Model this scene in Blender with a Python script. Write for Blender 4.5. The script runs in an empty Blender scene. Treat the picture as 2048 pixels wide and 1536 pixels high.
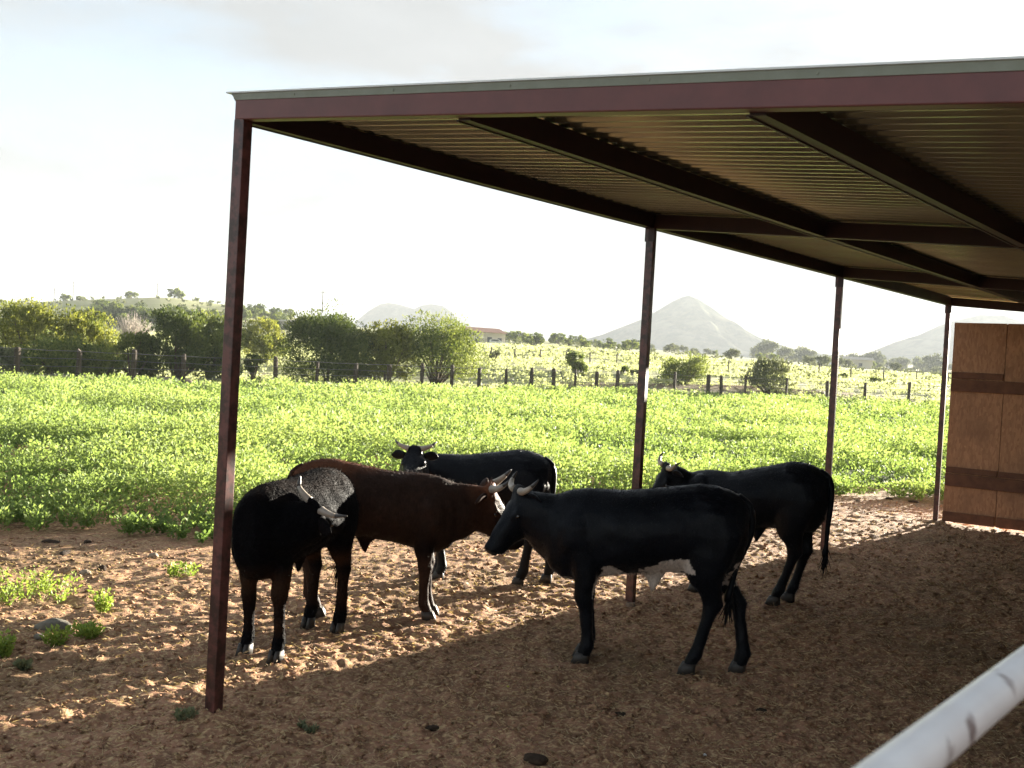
import bpy, bmesh, math, random
import numpy as np
from mathutils import Vector, Matrix

# ------------------------------------------------------------------ camera, sky, sun
SC = bpy.context.scene
COL = SC.collection
F = 2217.3            # focal length in pixels of the 2048 px wide picture
PITCH, ROLL, CH = -0.0188, 0.0554, 1.78
TH = 0.6484           # azimuth (right of +Y) of the row of shelter posts
SUN_AZ = TH + math.radians(0.9)
SUN_EL = math.radians(7.8)

cp, sp = math.cos(PITCH), math.sin(PITCH)
FWD = Vector((0, cp, sp)); UP0 = Vector((0, -sp, cp)); R0 = Vector((1, 0, 0))
RT = math.cos(ROLL)*R0 + math.sin(ROLL)*UP0
UPV = -math.sin(ROLL)*R0 + math.cos(ROLL)*UP0
cam_d = bpy.data.cameras.new('camera'); cam = bpy.data.objects.new('camera', cam_d); COL.objects.link(cam)
cam.matrix_world = Matrix(((RT.x, UPV.x, -FWD.x, 0), (RT.y, UPV.y, -FWD.y, 0), (RT.z, UPV.z, -FWD.z, CH), (0, 0, 0, 1)))
cam_d.sensor_width = 36; cam_d.lens = 36*F/2048
cam_d.clip_start = 0.05; cam_d.clip_end = 20000
cam_d.dof.use_dof = True; cam_d.dof.focus_distance = 9.0; cam_d.dof.aperture_fstop = 7.0
SC.camera = cam
SC.render.resolution_x, SC.render.resolution_y = 1024, 768
SC.view_settings.view_transform = 'Standard'; SC.view_settings.look = 'None'
SC.view_settings.exposure = 3.42; SC.view_settings.gamma = 1

def N(nt, t, **kw):
    n = nt.nodes.new(t)
    for k, v in kw.items():
        if k.startswith('i_'): n.inputs[k[2:].replace('_', ' ')].default_value = v
        else: setattr(n, k, v)
    return n
def ramp(nt, fac, stops):
    r = nt.nodes.new('ShaderNodeValToRGB'); e = r.color_ramp.elements
    while len(e) < len(stops): e.new(0.5)
    for q, (p, c) in zip(e, stops):
        q.position = p; q.color = (c, c, c, 1) if not hasattr(c, '__len__') else (*c, 1)
    nt.links.new(fac, r.inputs[0]); return r.outputs[0]
def mixc(nt, f, a, b, mode='MIX'):
    m = nt.nodes.new('ShaderNodeMix'); m.data_type = 'RGBA'; m.blend_type = mode
    for v, i in ((f, 0), (a, 6), (b, 7)):
        if hasattr(v, 'is_linked'): nt.links.new(v, m.inputs[i])
        elif i == 0: m.inputs[i].default_value = v
        else: m.inputs[i].default_value = (*v, 1)
    return m.outputs[2]

W = bpy.data.worlds.new('World'); SC.world = W; W.use_nodes = True
wt = W.node_tree; wt.nodes.clear()
sky = N(wt, 'ShaderNodeTexSky', sky_type='NISHITA', sun_disc=False, sun_elevation=SUN_EL, sun_rotation=SUN_AZ,
        altitude=1600, air_density=1.0, dust_density=1.5, ozone_density=1.0)
tc = N(wt, 'ShaderNodeTexCoord')
mp = N(wt, 'ShaderNodeMapping'); mp.inputs['Scale'].default_value = (1.0, 1.0, 3.4); mp.inputs['Rotation'].default_value = (0.2, 0.1, 0.4)
wt.links.new(tc.outputs['Generated'], mp.inputs[0])
n1 = N(wt, 'ShaderNodeTexNoise', i_Scale=1.7, i_Detail=9.0, i_Roughness=0.58, i_Distortion=0.3)
wt.links.new(mp.outputs[0], n1.inputs['Vector'])
n2 = N(wt, 'ShaderNodeTexNoise', i_Scale=4.5, i_Detail=8.0, i_Roughness=0.6)
wt.links.new(mp.outputs[0], n2.inputs['Vector'])
cover = ramp(wt, n1.outputs[0], [(0.40, 0.35), (0.58, 1.0)])
# brightness of the cloud sheet: thicker and greyer away from the sun, bright towards it
dv = N(wt, 'ShaderNodeVectorMath', operation='DOT_PRODUCT')
wt.links.new(tc.outputs['Generated'], dv.inputs[0]); dv.inputs[1].default_value = (math.sin(SUN_AZ)*math.cos(SUN_EL), math.cos(SUN_AZ)*math.cos(SUN_EL), math.sin(SUN_EL))
bright = ramp(wt, dv.outputs['Value'], [(0.0, (.78, .85, .93)), (0.25, (.90, .97, 1.04)), (0.45, (1.20, 1.26, 1.30)), (0.64, (1.15, 1.20, 1.24)), (0.78, (1.16, 1.20, 1.23)), (0.93, (1.4, 1.42, 1.42)), (1.0, (5.2, 5.1, 4.8))])
tex = ramp(wt, n2.outputs[0], [(0.32, 0.91), (0.68, 1.09)])
cl = mixc(wt, 1.0, bright, tex, 'MULTIPLY')
lit = mixc(wt, cover, mixc(wt, 1.0, sky.outputs[0], (.72, .72, .72), 'MULTIPLY'), cl)
bg = N(wt, 'ShaderNodeBackground'); bg.inputs['Strength'].default_value = 0.050
wo = N(wt, 'ShaderNodeOutputWorld')
wt.links.new(lit, bg.inputs[0]); wt.links.new(bg.outputs[0], wo.inputs[0])

sl = bpy.data.lights.new('sun', 'SUN'); sl.energy = 5.0; sl.angle = math.radians(0.5); sl.color = (1.0, 0.92, 0.77)
so = bpy.data.objects.new('sun', sl); COL.objects.link(so)
SD = Vector((math.sin(SUN_AZ)*math.cos(SUN_EL), math.cos(SUN_AZ)*math.cos(SUN_EL), math.sin(SUN_EL)))
so.rotation_euler = SD.to_track_quat('Z', 'Y').to_euler(); so.location = (0, 0, 30)

# ------------------------------------------------------------------ helpers
rng = np.random.default_rng(7); random.seed(7)
def ray(px, py): return (FWD + RT*((px-1024)/F) - UPV*((py-768)/F))
def AT(px, py, Y):
    d = ray(px, py); return Vector((0, 0, CH)) + d*(Y/d.y)
def G(px, py, z=0.0):
    d = ray(px, py); return Vector((0, 0, CH)) + d*((z-CH)/d.z)
def tag(o, label=None, cat=None, group=None, kind=None):
    if label: o['label'] = label
    if cat: o['category'] = cat
    if group: o['group'] = group
    if kind: o['kind'] = kind
    return o
def empty(name, loc=(0, 0, 0), rz=0.0, label=None, cat=None, group=None):
    o = bpy.data.objects.new(name, None); COL.objects.link(o); o.location = loc; o.rotation_euler = (0, 0, rz)
    o.empty_display_size = 0.1
    return tag(o, label, cat, group)
def link(name, me, mat=None, parent=None, smooth=False):
    o = bpy.data.objects.new(name, me); COL.objects.link(o)
    if mat: me.materials.append(mat)
    if parent: o.parent = parent
    if smooth and len(me.polygons): me.polygons.foreach_set('use_smooth', np.ones(len(me.polygons), bool))
    return o
def mesh_np(name, V, Q, col=None):
    V = np.asarray(V, np.float32); Q = np.asarray(Q, np.int32); k = Q.shape[1]
    me = bpy.data.meshes.new(name)
    me.vertices.add(len(V)); me.vertices.foreach_set('co', V.ravel())
    me.loops.add(Q.size); me.loops.foreach_set('vertex_index', Q.ravel())
    me.polygons.add(len(Q)); me.polygons.foreach_set('loop_start', np.arange(0, Q.size, k, dtype=np.int32))
    me.polygons.foreach_set('loop_total', np.full(len(Q), k, np.int32))
    me.update(calc_edges=True)
    if col is not None:
        a = me.color_attributes.new('tint', 'FLOAT_COLOR', 'POINT'); c = np.ones((len(V), 4), np.float32); c[:, :col.shape[1]] = col
        a.data.foreach_set('color', c.ravel())
    return me
class MB:
    "collects closed shapes into one mesh"
    def __init__(s): s.v = []; s.f = []
    def add(s, V, Fs):
        b = len(s.v); s.v += [tuple(p) for p in V]; s.f += [tuple(i+b for i in q) for q in Fs]
    def box(s, o, a, b, c):
        "box from corner o along the vectors a, b, c"
        o, a, b, c = map(Vector, (o, a, b, c))
        if a.cross(b).dot(c) < 0: o = o+a; a = -a
        V = [o, o+a, o+a+b, o+b, o+c, o+a+c, o+a+b+c, o+b+c]
        s.add(V, [(0, 3, 2, 1), (4, 5, 6, 7), (0, 1, 5, 4), (1, 2, 6, 5), (2, 3, 7, 6), (3, 0, 4, 7)])
    def rings(s, R, n=14, cap=True):
        "R: list of (center, u, v) elliptical rings"
        V = []
        for c, u, v in R:
            c, u, v = Vector(c), Vector(u), Vector(v)
            for i in range(n):
                a = 2*math.pi*i/n; V.append(c + u*math.cos(a) + v*math.sin(a))
        Fs = []
        for k in range(len(R)-1):
            for i in range(n):
                j = (i+1) % n; Fs.append((k*n+i, k*n+j, (k+1)*n+j, (k+1)*n+i))
        if cap:
            Fs.append(tuple(range(n-1, -1, -1))); Fs.append(tuple((len(R)-1)*n+i for i in range(n)))
        s.add(V, Fs)
    def tube(s, pts, rad, n=8, cap=True):
        pts = [Vector(p) for p in pts]; R = []
        for i, p in enumerate(pts):
            t = (pts[min(i+1, len(pts)-1)] - pts[max(i-1, 0)]).normalized()
            ref = Vector((0, 0, 1)) if abs(t.z) < 0.9 else Vector((0, 1, 0)) if abs(t.y) < .9 else Vector((1, 0, 0))
            u = t.cross(ref).normalized(); v = t.cross(u)
            r = rad[i] if hasattr(rad, '__len__') else rad
            R.append((p, u*r, v*r))
        s.rings(R, n, cap)
    def build(s, name, mat=None, parent=None, smooth=False, bevel=0):
        me = bpy.data.meshes.new(name); me.from_pydata(s.v, [], s.f); me.update()
        bm = bmesh.new(); bm.from_mesh(me); bmesh.ops.recalc_face_normals(bm, faces=bm.faces)
        if bevel: bmesh.ops.bevel(bm, geom=list(bm.edges), offset=bevel, segments=2, affect='EDGES', profile=.5)
        bm.to_mesh(me); bm.free()
        return link(name, me, mat, parent, smooth)

def lattice(seed, n=128):
    return np.random.default_rng(seed).random((n, n)).astype(np.float64)
def noise2(x, y, wl, seed, lat={}):
    if seed not in lat: lat[seed] = lattice(seed)
    L = lat[seed]; n = L.shape[0]
    u = x/wl + seed*7.31; v = y/wl + seed*3.77
    i = np.floor(u).astype(int); j = np.floor(v).astype(int); fu = u-i; fv = v-j
    fu = fu*fu*(3-2*fu); fv = fv*fv*(3-2*fv)
    a = L[i % n, j % n]; b = L[(i+1) % n, j % n]; c = L[i % n, (j+1) % n]; d = L[(i+1) % n, (j+1) % n]
    return (a*(1-fu)+b*fu)*(1-fv) + (c*(1-fu)+d*fu)*fv - 0.5

# ------------------------------------------------------------------ materials
def mat(name, base=(.5, .5, .5), rough=.6, metal=0.0, spec=.5, bump=None, var=None, sheen=0.0):
    "base colour with noise variation var=(colour2, scale, contrast) and bump=(scale, strength, distance)"
    m = bpy.data.materials.new(name); m.use_nodes = True; nt = m.node_tree
    b = nt.nodes['Principled BSDF']; b.inputs['Base Color'].default_value = (*base, 1)
    b.inputs['Roughness'].default_value = rough; b.inputs['Metallic'].default_value = metal
    b.inputs['Specular IOR Level'].default_value = spec; b.inputs['Sheen Weight'].default_value = sheen
    tcn = N(nt, 'ShaderNodeTexCoord')
    if var:
        c2, sc, k = var
        n = N(nt, 'ShaderNodeTexNoise', i_Scale=sc, i_Detail=8.0, i_Roughness=.65); nt.links.new(tcn.outputs['Object'], n.inputs['Vector'])
        nt.links.new(mixc(nt, ramp(nt, n.outputs[0], [(.5-k, 0.0), (.5+k, 1.0)]), base, c2), b.inputs['Base Color'])
    if bump:
        n = N(nt, 'ShaderNodeTexNoise', i_Scale=bump[0], i_Detail=6.0, i_Roughness=.65); nt.links.new(tcn.outputs['Object'], n.inputs['Vector'])
        bp = N(nt, 'ShaderNodeBump'); bp.inputs['Strength'].default_value = bump[1]; bp.inputs['Distance'].default_value = bump[2]
        nt.links.new(n.outputs[0], bp.inputs['Height']); nt.links.new(bp.outputs[0], b.inputs['Normal'])
    return m
def leafmat(name, c1, c2, trans=.45, rough=.5):
    m = bpy.data.materials.new(name); m.use_nodes = True; nt = m.node_tree; nt.nodes.clear()
    at = N(nt, 'ShaderNodeAttribute', attribute_name='tint')
    sepr = N(nt, 'ShaderNodeSeparateColor'); nt.links.new(at.outputs['Color'], sepr.inputs[0])
    c = mixc(nt, sepr.outputs[0], c1, c2)
    d = N(nt, 'ShaderNodeBsdfPrincipled'); nt.links.new(c, d.inputs['Base Color']); d.inputs['Roughness'].default_value = rough
    d.inputs['Specular IOR Level'].default_value = .12
    t = N(nt, 'ShaderNodeBsdfTranslucent'); nt.links.new(mixc(nt, 1.0, c, (1.10, 1.10, .68), 'MULTIPLY'), t.inputs[0])
    mx = N(nt, 'ShaderNodeMixShader'); mx.inputs[0].default_value = trans
    nt.links.new(d.outputs[0], mx.inputs[1]); nt.links.new(t.outputs[0], mx.inputs[2])
    o = N(nt, 'ShaderNodeOutputMaterial'); nt.links.new(mx.outputs[0], o.inputs[0]); return m

M = {}
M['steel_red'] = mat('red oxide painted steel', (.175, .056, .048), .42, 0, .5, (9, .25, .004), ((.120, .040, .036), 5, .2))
M['steel_red_shaded'] = mat('red steel darkened for roof shade', (.045, .022, .022), .5, 0, .4, (9, .25, .004), ((.028, .016, .018), 7, .25))  # shade under the roof put into a darker copy of the red steel
M['steel_red_rusty'] = mat('red oxide painted steel with rust', (.135, .045, .038), .33, 0, .6, (14, .35, .004), ((.040, .016, .013), 16, .09))
M['galv'] = mat('corrugated galvalume', (.58, .62, .40), .24, .75, .5, (6, .08, .01), ((.40, .39, .34), 3, .3))  # green in the base stands in for light reflected off the field
M['trim'] = mat('grey green trim', (.25, .27, .21), .45, .0, .5, (4, .1, .01), ((.19, .20, .14), 12, .3))
M['plank'] = mat('weathered brown plank', (.175, .082, .048), .8, 0, .3, (30, .6, .004), ((.095, .045, .030), 9, .2))
M['postwood'] = mat('weathered fence post wood', (.11, .085, .065), .9, 0, .2, (14, .6, .01), ((.05, .038, .03), 6, .2))
M['wire'] = mat('fence wire', (.16, .15, .14), .5, .6)
M['bark'] = mat('grey brown bark', (.16, .115, .08), .95, 0, .2, (10, .8, .02), ((.08, .06, .045), 6, .2))
M['rock'] = mat('lichen grey stone', (.20, .18, .14), .9, 0, .3, (18, .9, .02), ((.09, .08, .06), 9, .2))
M['palerock'] = mat('pale tan stone', (.36, .29, .22), .9, 0, .3, (14, .8, .02), ((.22, .17, .12), 6, .2))
M['dung'] = mat('dry dung', (.060, .038, .024), .95, 0, .2, (40, .9, .01), ((.03, .02, .012), 30, .2))
M['horn'] = mat('horn', (.42, .36, .29), .38, 0, .5, (30, .2, .002), ((.25, .20, .16), 14, .25))
M['horntip'] = mat('dark horn tip', (.055, .045, .038), .35)
M['hoof'] = mat('hoof', (.040, .034, .028), .55, 0, .5, (30, .4, .003), ((.03, .024, .02), 20, .2))
M['eye'] = mat('eye', (.012, .008, .006), .06, 0, .9)
M['nose'] = mat('wet nose', (.012, .011, .011), .45, 0, .4)
M['stucco'] = mat('cream stucco', (.62, .55, .44), .9)
M['roofrust'] = mat('rust roof', (.30, .14, .09), .8)
M['glass'] = mat('window glass', (.03, .04, .05), .1)
M['concrete'] = mat('concrete', (.24, .17, .12), .9, 0, .3, (20, .6, .01))
M['white'] = mat('white plastic', (.75, .74, .70), .5)
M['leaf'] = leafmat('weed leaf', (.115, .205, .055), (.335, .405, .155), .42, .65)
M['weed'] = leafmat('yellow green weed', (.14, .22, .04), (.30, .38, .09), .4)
M['juniper_light'] = leafmat('sunny juniper foliage', (.085, .115, .024), (.330, .330, .080), .38, .7)
M['juniper_dark'] = leafmat('dark juniper foliage', (.036, .062, .020), (.175, .205, .060), .28, .7)
M['juniper_mid'] = leafmat('mid juniper foliage', (.050, .086, .024), (.260, .290, .080), .34, .7)
M['sage'] = leafmat('grey green scrub foliage', (.09, .11, .06), (.22, .23, .13), .2, .7)
M['straw'] = leafmat('straw', (.26, .17, .09), (.62, .48, .28), .2, .6)
M['drygrass'] = leafmat('pale pasture grass', (.38, .42, .24), (.56, .58, .38), .40, .7)

def osb_mat():
    m = mat('oriented strand board', (.22, .095, .040), .62, 0, .4, (60, .3, .002)); nt = m.node_tree
    b = nt.nodes['Principled BSDF']; tcn = N(nt, 'ShaderNodeTexCoord')
    mpp = N(nt, 'ShaderNodeMapping'); mpp.inputs['Scale'].default_value = (1, 1, .35); nt.links.new(tcn.outputs['Object'], mpp.inputs[0])
    v = N(nt, 'ShaderNodeTexVoronoi', i_Scale=46.0); v.feature = 'F1'; nt.links.new(mpp.outputs[0], v.inputs['Vector'])
    n = N(nt, 'ShaderNodeTexNoise', i_Scale=2.4, i_Detail=5.0); nt.links.new(tcn.outputs['Object'], n.inputs['Vector'])
    s = N(nt, 'ShaderNodeSeparateColor'); nt.links.new(v.outputs['Color'], s.inputs[0])
    c = mixc(nt, ramp(nt, s.outputs[0], [(0, 0.0), (1, 1.0)]), (.300, .148, .076), (.430, .225, .118))
    c = mixc(nt, ramp(nt, n.outputs[0], [(.50, 0.0), (.75, .6)]), c, (.190, .095, .052))
    nt.links.new(c, b.inputs['Base Color']); return m
M['osb'] = osb_mat()

def dirt_mat():
    m = bpy.data.materials.new('red dirt with dry manure and straw'); m.use_nodes = True; nt = m.node_tree; b = nt.nodes['Principled BSDF']
    tcn = N(nt, 'ShaderNodeTexCoord'); P = tcn.outputs['Object']
    def nz(s, d=8.0, r=.6):
        n = N(nt, 'ShaderNodeTexNoise', i_Scale=s, i_Detail=d, i_Roughness=r); nt.links.new(P, n.inputs['Vector']); return n.outputs[0]
    c = mixc(nt, ramp(nt, nz(1.1), [(.35, 0.0), (.65, 1.0)]), (.400, .215, .132), (.300, .165, .095))
    c = mixc(nt, ramp(nt, nz(9), [(.46, 0.0), (.62, .75)]), c, (.170, .092, .052))
    c = mixc(nt, ramp(nt, nz(38, 4.0), [(.50, 0.0), (.64, .8)]), c, (.620, .440, .235))
    c = mixc(nt, ramp(nt, nz(.42, 3.0), [(.50, 0.0), (.64, .5)]), c, (.120, .085, .040))
    nt.links.new(c, b.inputs['Base Color']); b.inputs['Roughness'].default_value = .95; b.inputs['Specular IOR Level'].default_value = .15
    bp = N(nt, 'ShaderNodeBump'); bp.inputs['Strength'].default_value = .8; bp.inputs['Distance'].default_value = .012
    nt.links.new(nz(55, 6.0, .7), bp.inputs['Height']); nt.links.new(bp.outputs[0], b.inputs['Normal']); return m
M['dirt'] = dirt_mat()

def land_mat():
    m = bpy.data.materials.new('pasture land'); m.use_nodes = True; nt = m.node_tree; b = nt.nodes['Principled BSDF']
    geo = N(nt, 'ShaderNodeNewGeometry'); P = geo.outputs['Position']
    def nz(s, d=8.0, r=.6):
        n = N(nt, 'ShaderNodeTexNoise', i_Scale=s, i_Detail=d, i_Roughness=r); nt.links.new(P, n.inputs['Vector']); return n.outputs[0]
    g = mixc(nt, ramp(nt, nz(.05), [(.35, 0.0), (.65, 1.0)]), (.360, .360, .180), (.260, .290, .120))
    g = mixc(nt, ramp(nt, nz(.35), [(.5, 0.0), (.68, .8)]), g, (.400, .330, .230))
    g = mixc(nt, ramp(nt, nz(2.5, 6.0), [(.55, 0.0), (.7, .6)]), g, (.130, .145, .070))
    at = N(nt, 'ShaderNodeAttribute', attribute_name='tint'); s = N(nt, 'ShaderNodeSeparateColor'); nt.links.new(at.outputs['Color'], s.inputs[0])
    c = mixc(nt, s.outputs[0], g, (.150, .085, .055))          # bare red dirt of the yard, the track and the banks
    c = mixc(nt, s.outputs[1], c, (.055, .075, .025))          # soil and low growth under the weeds
    nt.links.new(c, b.inputs['Base Color']); b.inputs['Roughness'].default_value = .95; b.inputs['Specular IOR Level'].default_value = .1
    bp = N(nt, 'ShaderNodeBump'); bp.inputs['Strength'].default_value = .8; bp.inputs['Distance'].default_value = .15
    nt.links.new(nz(3, 8.0, .7), bp.inputs['Height']); nt.links.new(bp.outputs[0], b.inputs['Normal']); return m
M['land'] = land_mat()
def hill_mat(name, c1, c2, sc):
    m = bpy.data.materials.new(name); m.use_nodes = True; nt = m.node_tree; b = nt.nodes['Principled BSDF']
    geo = N(nt, 'ShaderNodeNewGeometry')
    n = N(nt, 'ShaderNodeTexNoise', i_Scale=sc, i_Detail=10.0, i_Roughness=.7); nt.links.new(geo.outputs['Position'], n.inputs['Vector'])
    nt.links.new(mixc(nt, ramp(nt, n.outputs[0], [(.42, 0.0), (.58, 1.0)]), c1, c2), b.inputs['Base Color']); b.inputs['Roughness'].default_value = 1; b.inputs['Specular IOR Level'].default_value = 0
    return m
M['hill'] = hill_mat('scrubby mountain slope', (.17, .165, .12), (.045, .06, .045), .022)

# ------------------------------------------------------------------ terrain
XC = np.array([-900, 0, 150, 330, 500, 640, 800, 960, 1100, 1400, 1700, 2048, 3000.])
RK = np.array([75, 100, 135, 250, 450, 1000, 3000, 9000.])
EK = np.array([
 [0]*13,
 [-38, -34, -32, -28, -24, -20, -12, -8, -8, -12, -16, -18, -20],
 [-20, -14, -10, -8, -5, -3, 2, 6, 8, 5, 3, 1, 0],
 [5, 8, 12, 16, 14, 12, 20, 33, 35, 26, 17, 13, 10],
 [52, 56, 72, 90, 78, 56, 48, 43, 43, 33, 24, 19, 15],
 [40, 44, 50, 56, 50, 45, 43, 43, 44, 34, 25, 20, 16],
 [30, 34, 36, 38, 38, 37, 37, 38, 38, 32, 24, 19, 15],
 [22]*13], float)
XA = np.arctan((XC-1024)/F)
def near_z(x, y): return (-.13 + .0125*np.clip(x, -40, 40))*np.clip((y-14)/50, 0, 1)
def height(x, y):
    x = np.asarray(x, float); y = np.asarray(y, float)
    r = np.hypot(x, y); az = np.arctan2(x, np.where(y > 0, y, np.abs(y)*.3+1e-6))
    nz_ = near_z(x, y)
    e = np.zeros((len(RK),)+x.shape)
    for k in range(len(RK)): e[k] = np.interp(az, XA, EK[k])
    zk = CH + e*RK.reshape((-1,)+(1,)*x.ndim)/F
    zk[0] = nz_
    lr = np.log(np.clip(r, 75, 8999)); LK = np.log(RK)
    i = np.clip(np.searchsorted(LK, lr, side='right')-1, 0, len(RK)-2)
    t = (lr-LK[i])/(LK[i+1]-LK[i]); t = np.where(i == 0, t*t, t)
    z = np.take_along_axis(zk, i[None], 0)[0]*(1-t) + np.take_along_axis(zk, (i+1)[None], 0)[0]*t
    far = np.where(r < 75, nz_, z)
    und = noise2(x, y, 18, 3)*.35*np.clip((r-78)/60, 0, 1) + noise2(x, y, 120, 4)*2.2*np.clip((r-180)/300, 0, 1)
    # low earth bank beyond the field fence
    bank = .55*np.exp(-((y-86-.05*x)/2.2)**2)*np.clip((x-4)/6, 0, 1)*np.clip((30-x)/6, 0, 1)
    behind = np.clip(-y/30, 0, 1)
    return (far+und+bank)*(1-behind)
def hz(x, y): return float(height(np.array([x]), np.array([y]))[0])
EDX = [-40, -4.56, -2.7, -.5, 2.6, 5.05, 6.6, 15, 60]; EDY = [6.5, 9.7, 10.0, 12.2, 15.4, 17.2, 17.1, 18.5, 22]
def edge_y(x): return np.interp(x, EDX, EDY) + noise2(x, x*0, .9, 9)*.5

na, rr = 420, np.concatenate([[0.0], np.exp(np.linspace(math.log(.8), math.log(4200), 250))])
aa = np.linspace(0, 2*math.pi, na, endpoint=False)
Rg, Ag = np.meshgrid(rr, aa, indexing='ij'); X, Y = Rg*np.sin(Ag), Rg*np.cos(Ag)
Z = height(X, Y); ang = np.abs((Ag+math.pi) % (2*math.pi)-math.pi)
Z = Z - .10*((ang < .62) & (Rg > 2.4) & (Rg < 20))*1.0
yard = (Y < edge_y(X)).astype(float)
infield = ((Y >= edge_y(X)) & (Rg < 76)).astype(float)
dirtp = np.maximum(yard, np.exp(-((Y-86-.05*X)/3.0)**2)*(X > 3)*(X < 32))
V = np.stack([X, Y, Z], -1).reshape(-1, 3)
C = np.stack([dirtp, infield], -1).reshape(-1, 2)
i = np.arange(len(rr)-1)[:, None]*na; j = np.arange(na)[None]; j2 = (j+1) % na
Q = np.stack([i+j, i+na+j, i+na+j2, i+j2], -1).reshape(-1, 4)[:, ::-1]
tag(link('ground', mesh_np('ground', V, Q, C), M['land'], None, True), kind='structure')

# trampled yard in fine relief
ny, nx = 620, 620
r_ = np.exp(np.linspace(math.log(2.35), math.log(20.5), ny)); a_ = np.linspace(-.64, .64, nx)
Rg, Ag = np.meshgrid(r_, a_, indexing='ij'); X, Y = Rg*np.sin(Ag), Rg*np.cos(Ag)
def yard_relief(x, y):
    z = noise2(x, y, .9, 11)*.022 + noise2(x, y, .37, 12)*.014
    c = noise2(x, y, .16, 13); z += np.abs(c)*.022
    z += np.maximum(noise2(x, y, .085, 14), 0)*.036 + noise2(x, y, .045, 15)*.024
    hp = noise2(x, y, .22, 16); z -= np.clip(hp-.25, 0, 1)*.12        # hoof prints
    for kk in range(4):       # soil heaped round the posts
        q = (math.sin(TH)*3.8677*kk-1.3354, math.cos(TH)*3.8677*kk+5.2636); z = z+.035*np.exp(-((x-q[0])**2+(y-q[1])**2)/.018)
    return z*(1-.55*np.clip(1-(edge_y(x)-y)/3.5, 0, 1))-.012
Z = yard_relief(X, Y)
V = np.stack([X, Y, Z+height(X, Y)], -1).reshape(-1, 3)
i = np.arange(ny-1)[:, None]*nx; j = np.arange(nx-1)[None]
Q = np.stack([i+j, i+j+1, i+nx+j+1, i+nx+j], -1).reshape(-1, 4)
tag(link('yard_dirt', mesh_np('yard_dirt', V, Q), M['dirt'], None, True), kind='structure')
def gz(x, y): return float(yard_relief(np.array([x]), np.array([y]))[0]) + hz(x, y)

# mountains
def mountain(prof, dist, yb, name, depth=1.0, seed=1):
    "prof: silhouette points (px, py) from left to right; the ridge runs across the view at distance dist"
    px = np.array([p[0] for p in prof], float); pz = np.array([AT(p[0], p[1], dist).z for p in prof])
    wx = np.array([AT(p[0], p[1], dist).x for p in prof]); zb = AT(px.mean(), yb, dist).z - 12
    ip = int(np.argmax(pz)); n = 150
    xs = np.linspace(wx[0], wx[-1], n); ys = np.linspace(-1, 1, 90)*(wx[-1]-wx[0])*.5*depth
    Xg, Yg = np.meshgrid(xs, ys, indexing='ij')
    H = np.interp(xs, wx, pz)-zb; mx = H.max()
    # height falls away in front of and behind the ridge with the same slope as along it
    dd = np.abs(Yg)/((wx[-1]-wx[0])*.5*depth)
    Zg = H[:, None]*np.clip(1-dd*1.15, 0, 1)**1.25
    gul = noise2(Xg+Yg*.3, Yg*.35, (wx[-1]-wx[0])/16, seed)+.5*noise2(Xg, Yg, (wx[-1]-wx[0])/40, seed+1)
    Zg = Zg + gul*mx*.17*np.clip(dd*6, 0.05, 1)*np.clip(Zg/mx*3, 0, 1)
    V = np.stack([Xg, Yg+dist, Zg+zb], -1).reshape(-1, 3)
    i = np.arange(n-1)[:, None]*90; j = np.arange(89)[None]
    Q = np.stack([i+j, i+90+j, i+90+j+1, i+j+1], -1).reshape(-1, 4)
    tag(link(name, mesh_np(name, V, Q), M['hill'], None, True), kind='structure')
mountain([(1010, 704), (1080, 694), (1150, 682), (1200, 670), (1240, 655), (1280, 639), (1320, 617), (1345, 602), (1366, 592), (1378, 590), (1395, 596), (1420, 612),
          (1450, 634), (1480, 653), (1520, 675), (1570, 693), (1640, 706), (1720, 716)], 2000, 705, 'hill', .9, 21)
mountain([(640, 688), (700, 652), (735, 622), (760, 607), (778, 604), (800, 608), (828, 617), (846, 609), (866, 607), (886, 610), (905, 624), (930, 643), (960, 664), (1010, 690)], 2200, 690, 'hill', 1.0, 31)
mountain([(1690, 728), (1740, 704), (1790, 684), (1840, 668), (1880, 650), (1905, 641), (1960, 628), (2010, 630), (2090, 660), (2200, 700), (2300, 745)], 2300, 720, 'hill', .8, 41)

# ------------------------------------------------------------------ shelter
P1 = Vector((-1.3354, 5.2636, 0)); DV = Vector((math.sin(TH), math.cos(TH), 0)); CV = Vector((math.cos(TH), -math.sin(TH), 0))
UZ = Vector((0, 0, 1)); SP = 3.8677; H = 2.85; RS = -.0748; PWD = .062; WID = 6.0
BV = CV + UZ*RS; L = 3*SP
def S(s, t, z): return P1 + DV*s + CV*t + UZ*z
sh = empty('cattle_shelter', P1, 0, 'open lean-to cattle shelter of dark red steel posts and beams under a corrugated metal roof', 'shelter')
def part(mb, name, m, label=None, smooth=False, bevel=0, parent=None):
    o = mb.build(name, m, None, smooth, bevel); o.parent = parent or sh
    if not parent: o.matrix_parent_inverse = Matrix.Translation(-P1)
    if label: o['label'] = label
    return o
for k in range(4):
    mb = MB(); s0 = SP*k
    tw = Matrix.Rotation(math.radians(8), 3, 'Z'); mb.box(S(s0, 0, -.1)-tw@(CV*PWD), tw@(DV*PWD), tw@(CV*PWD), UZ*(H+.1+(.016 if k == 0 else 0)))
    part(mb, 'post', M['steel_red_rusty'], None, False, .004)
for k in range(4):
    t = WID; s0 = SP*k; mb = MB(); mb.box(S(s0, t-PWD, -.1), DV*PWD, CV*PWD, UZ*(H+RS*(t)+.1)); part(mb, 'post', M['steel_red_rusty'])
BH = .108
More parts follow.
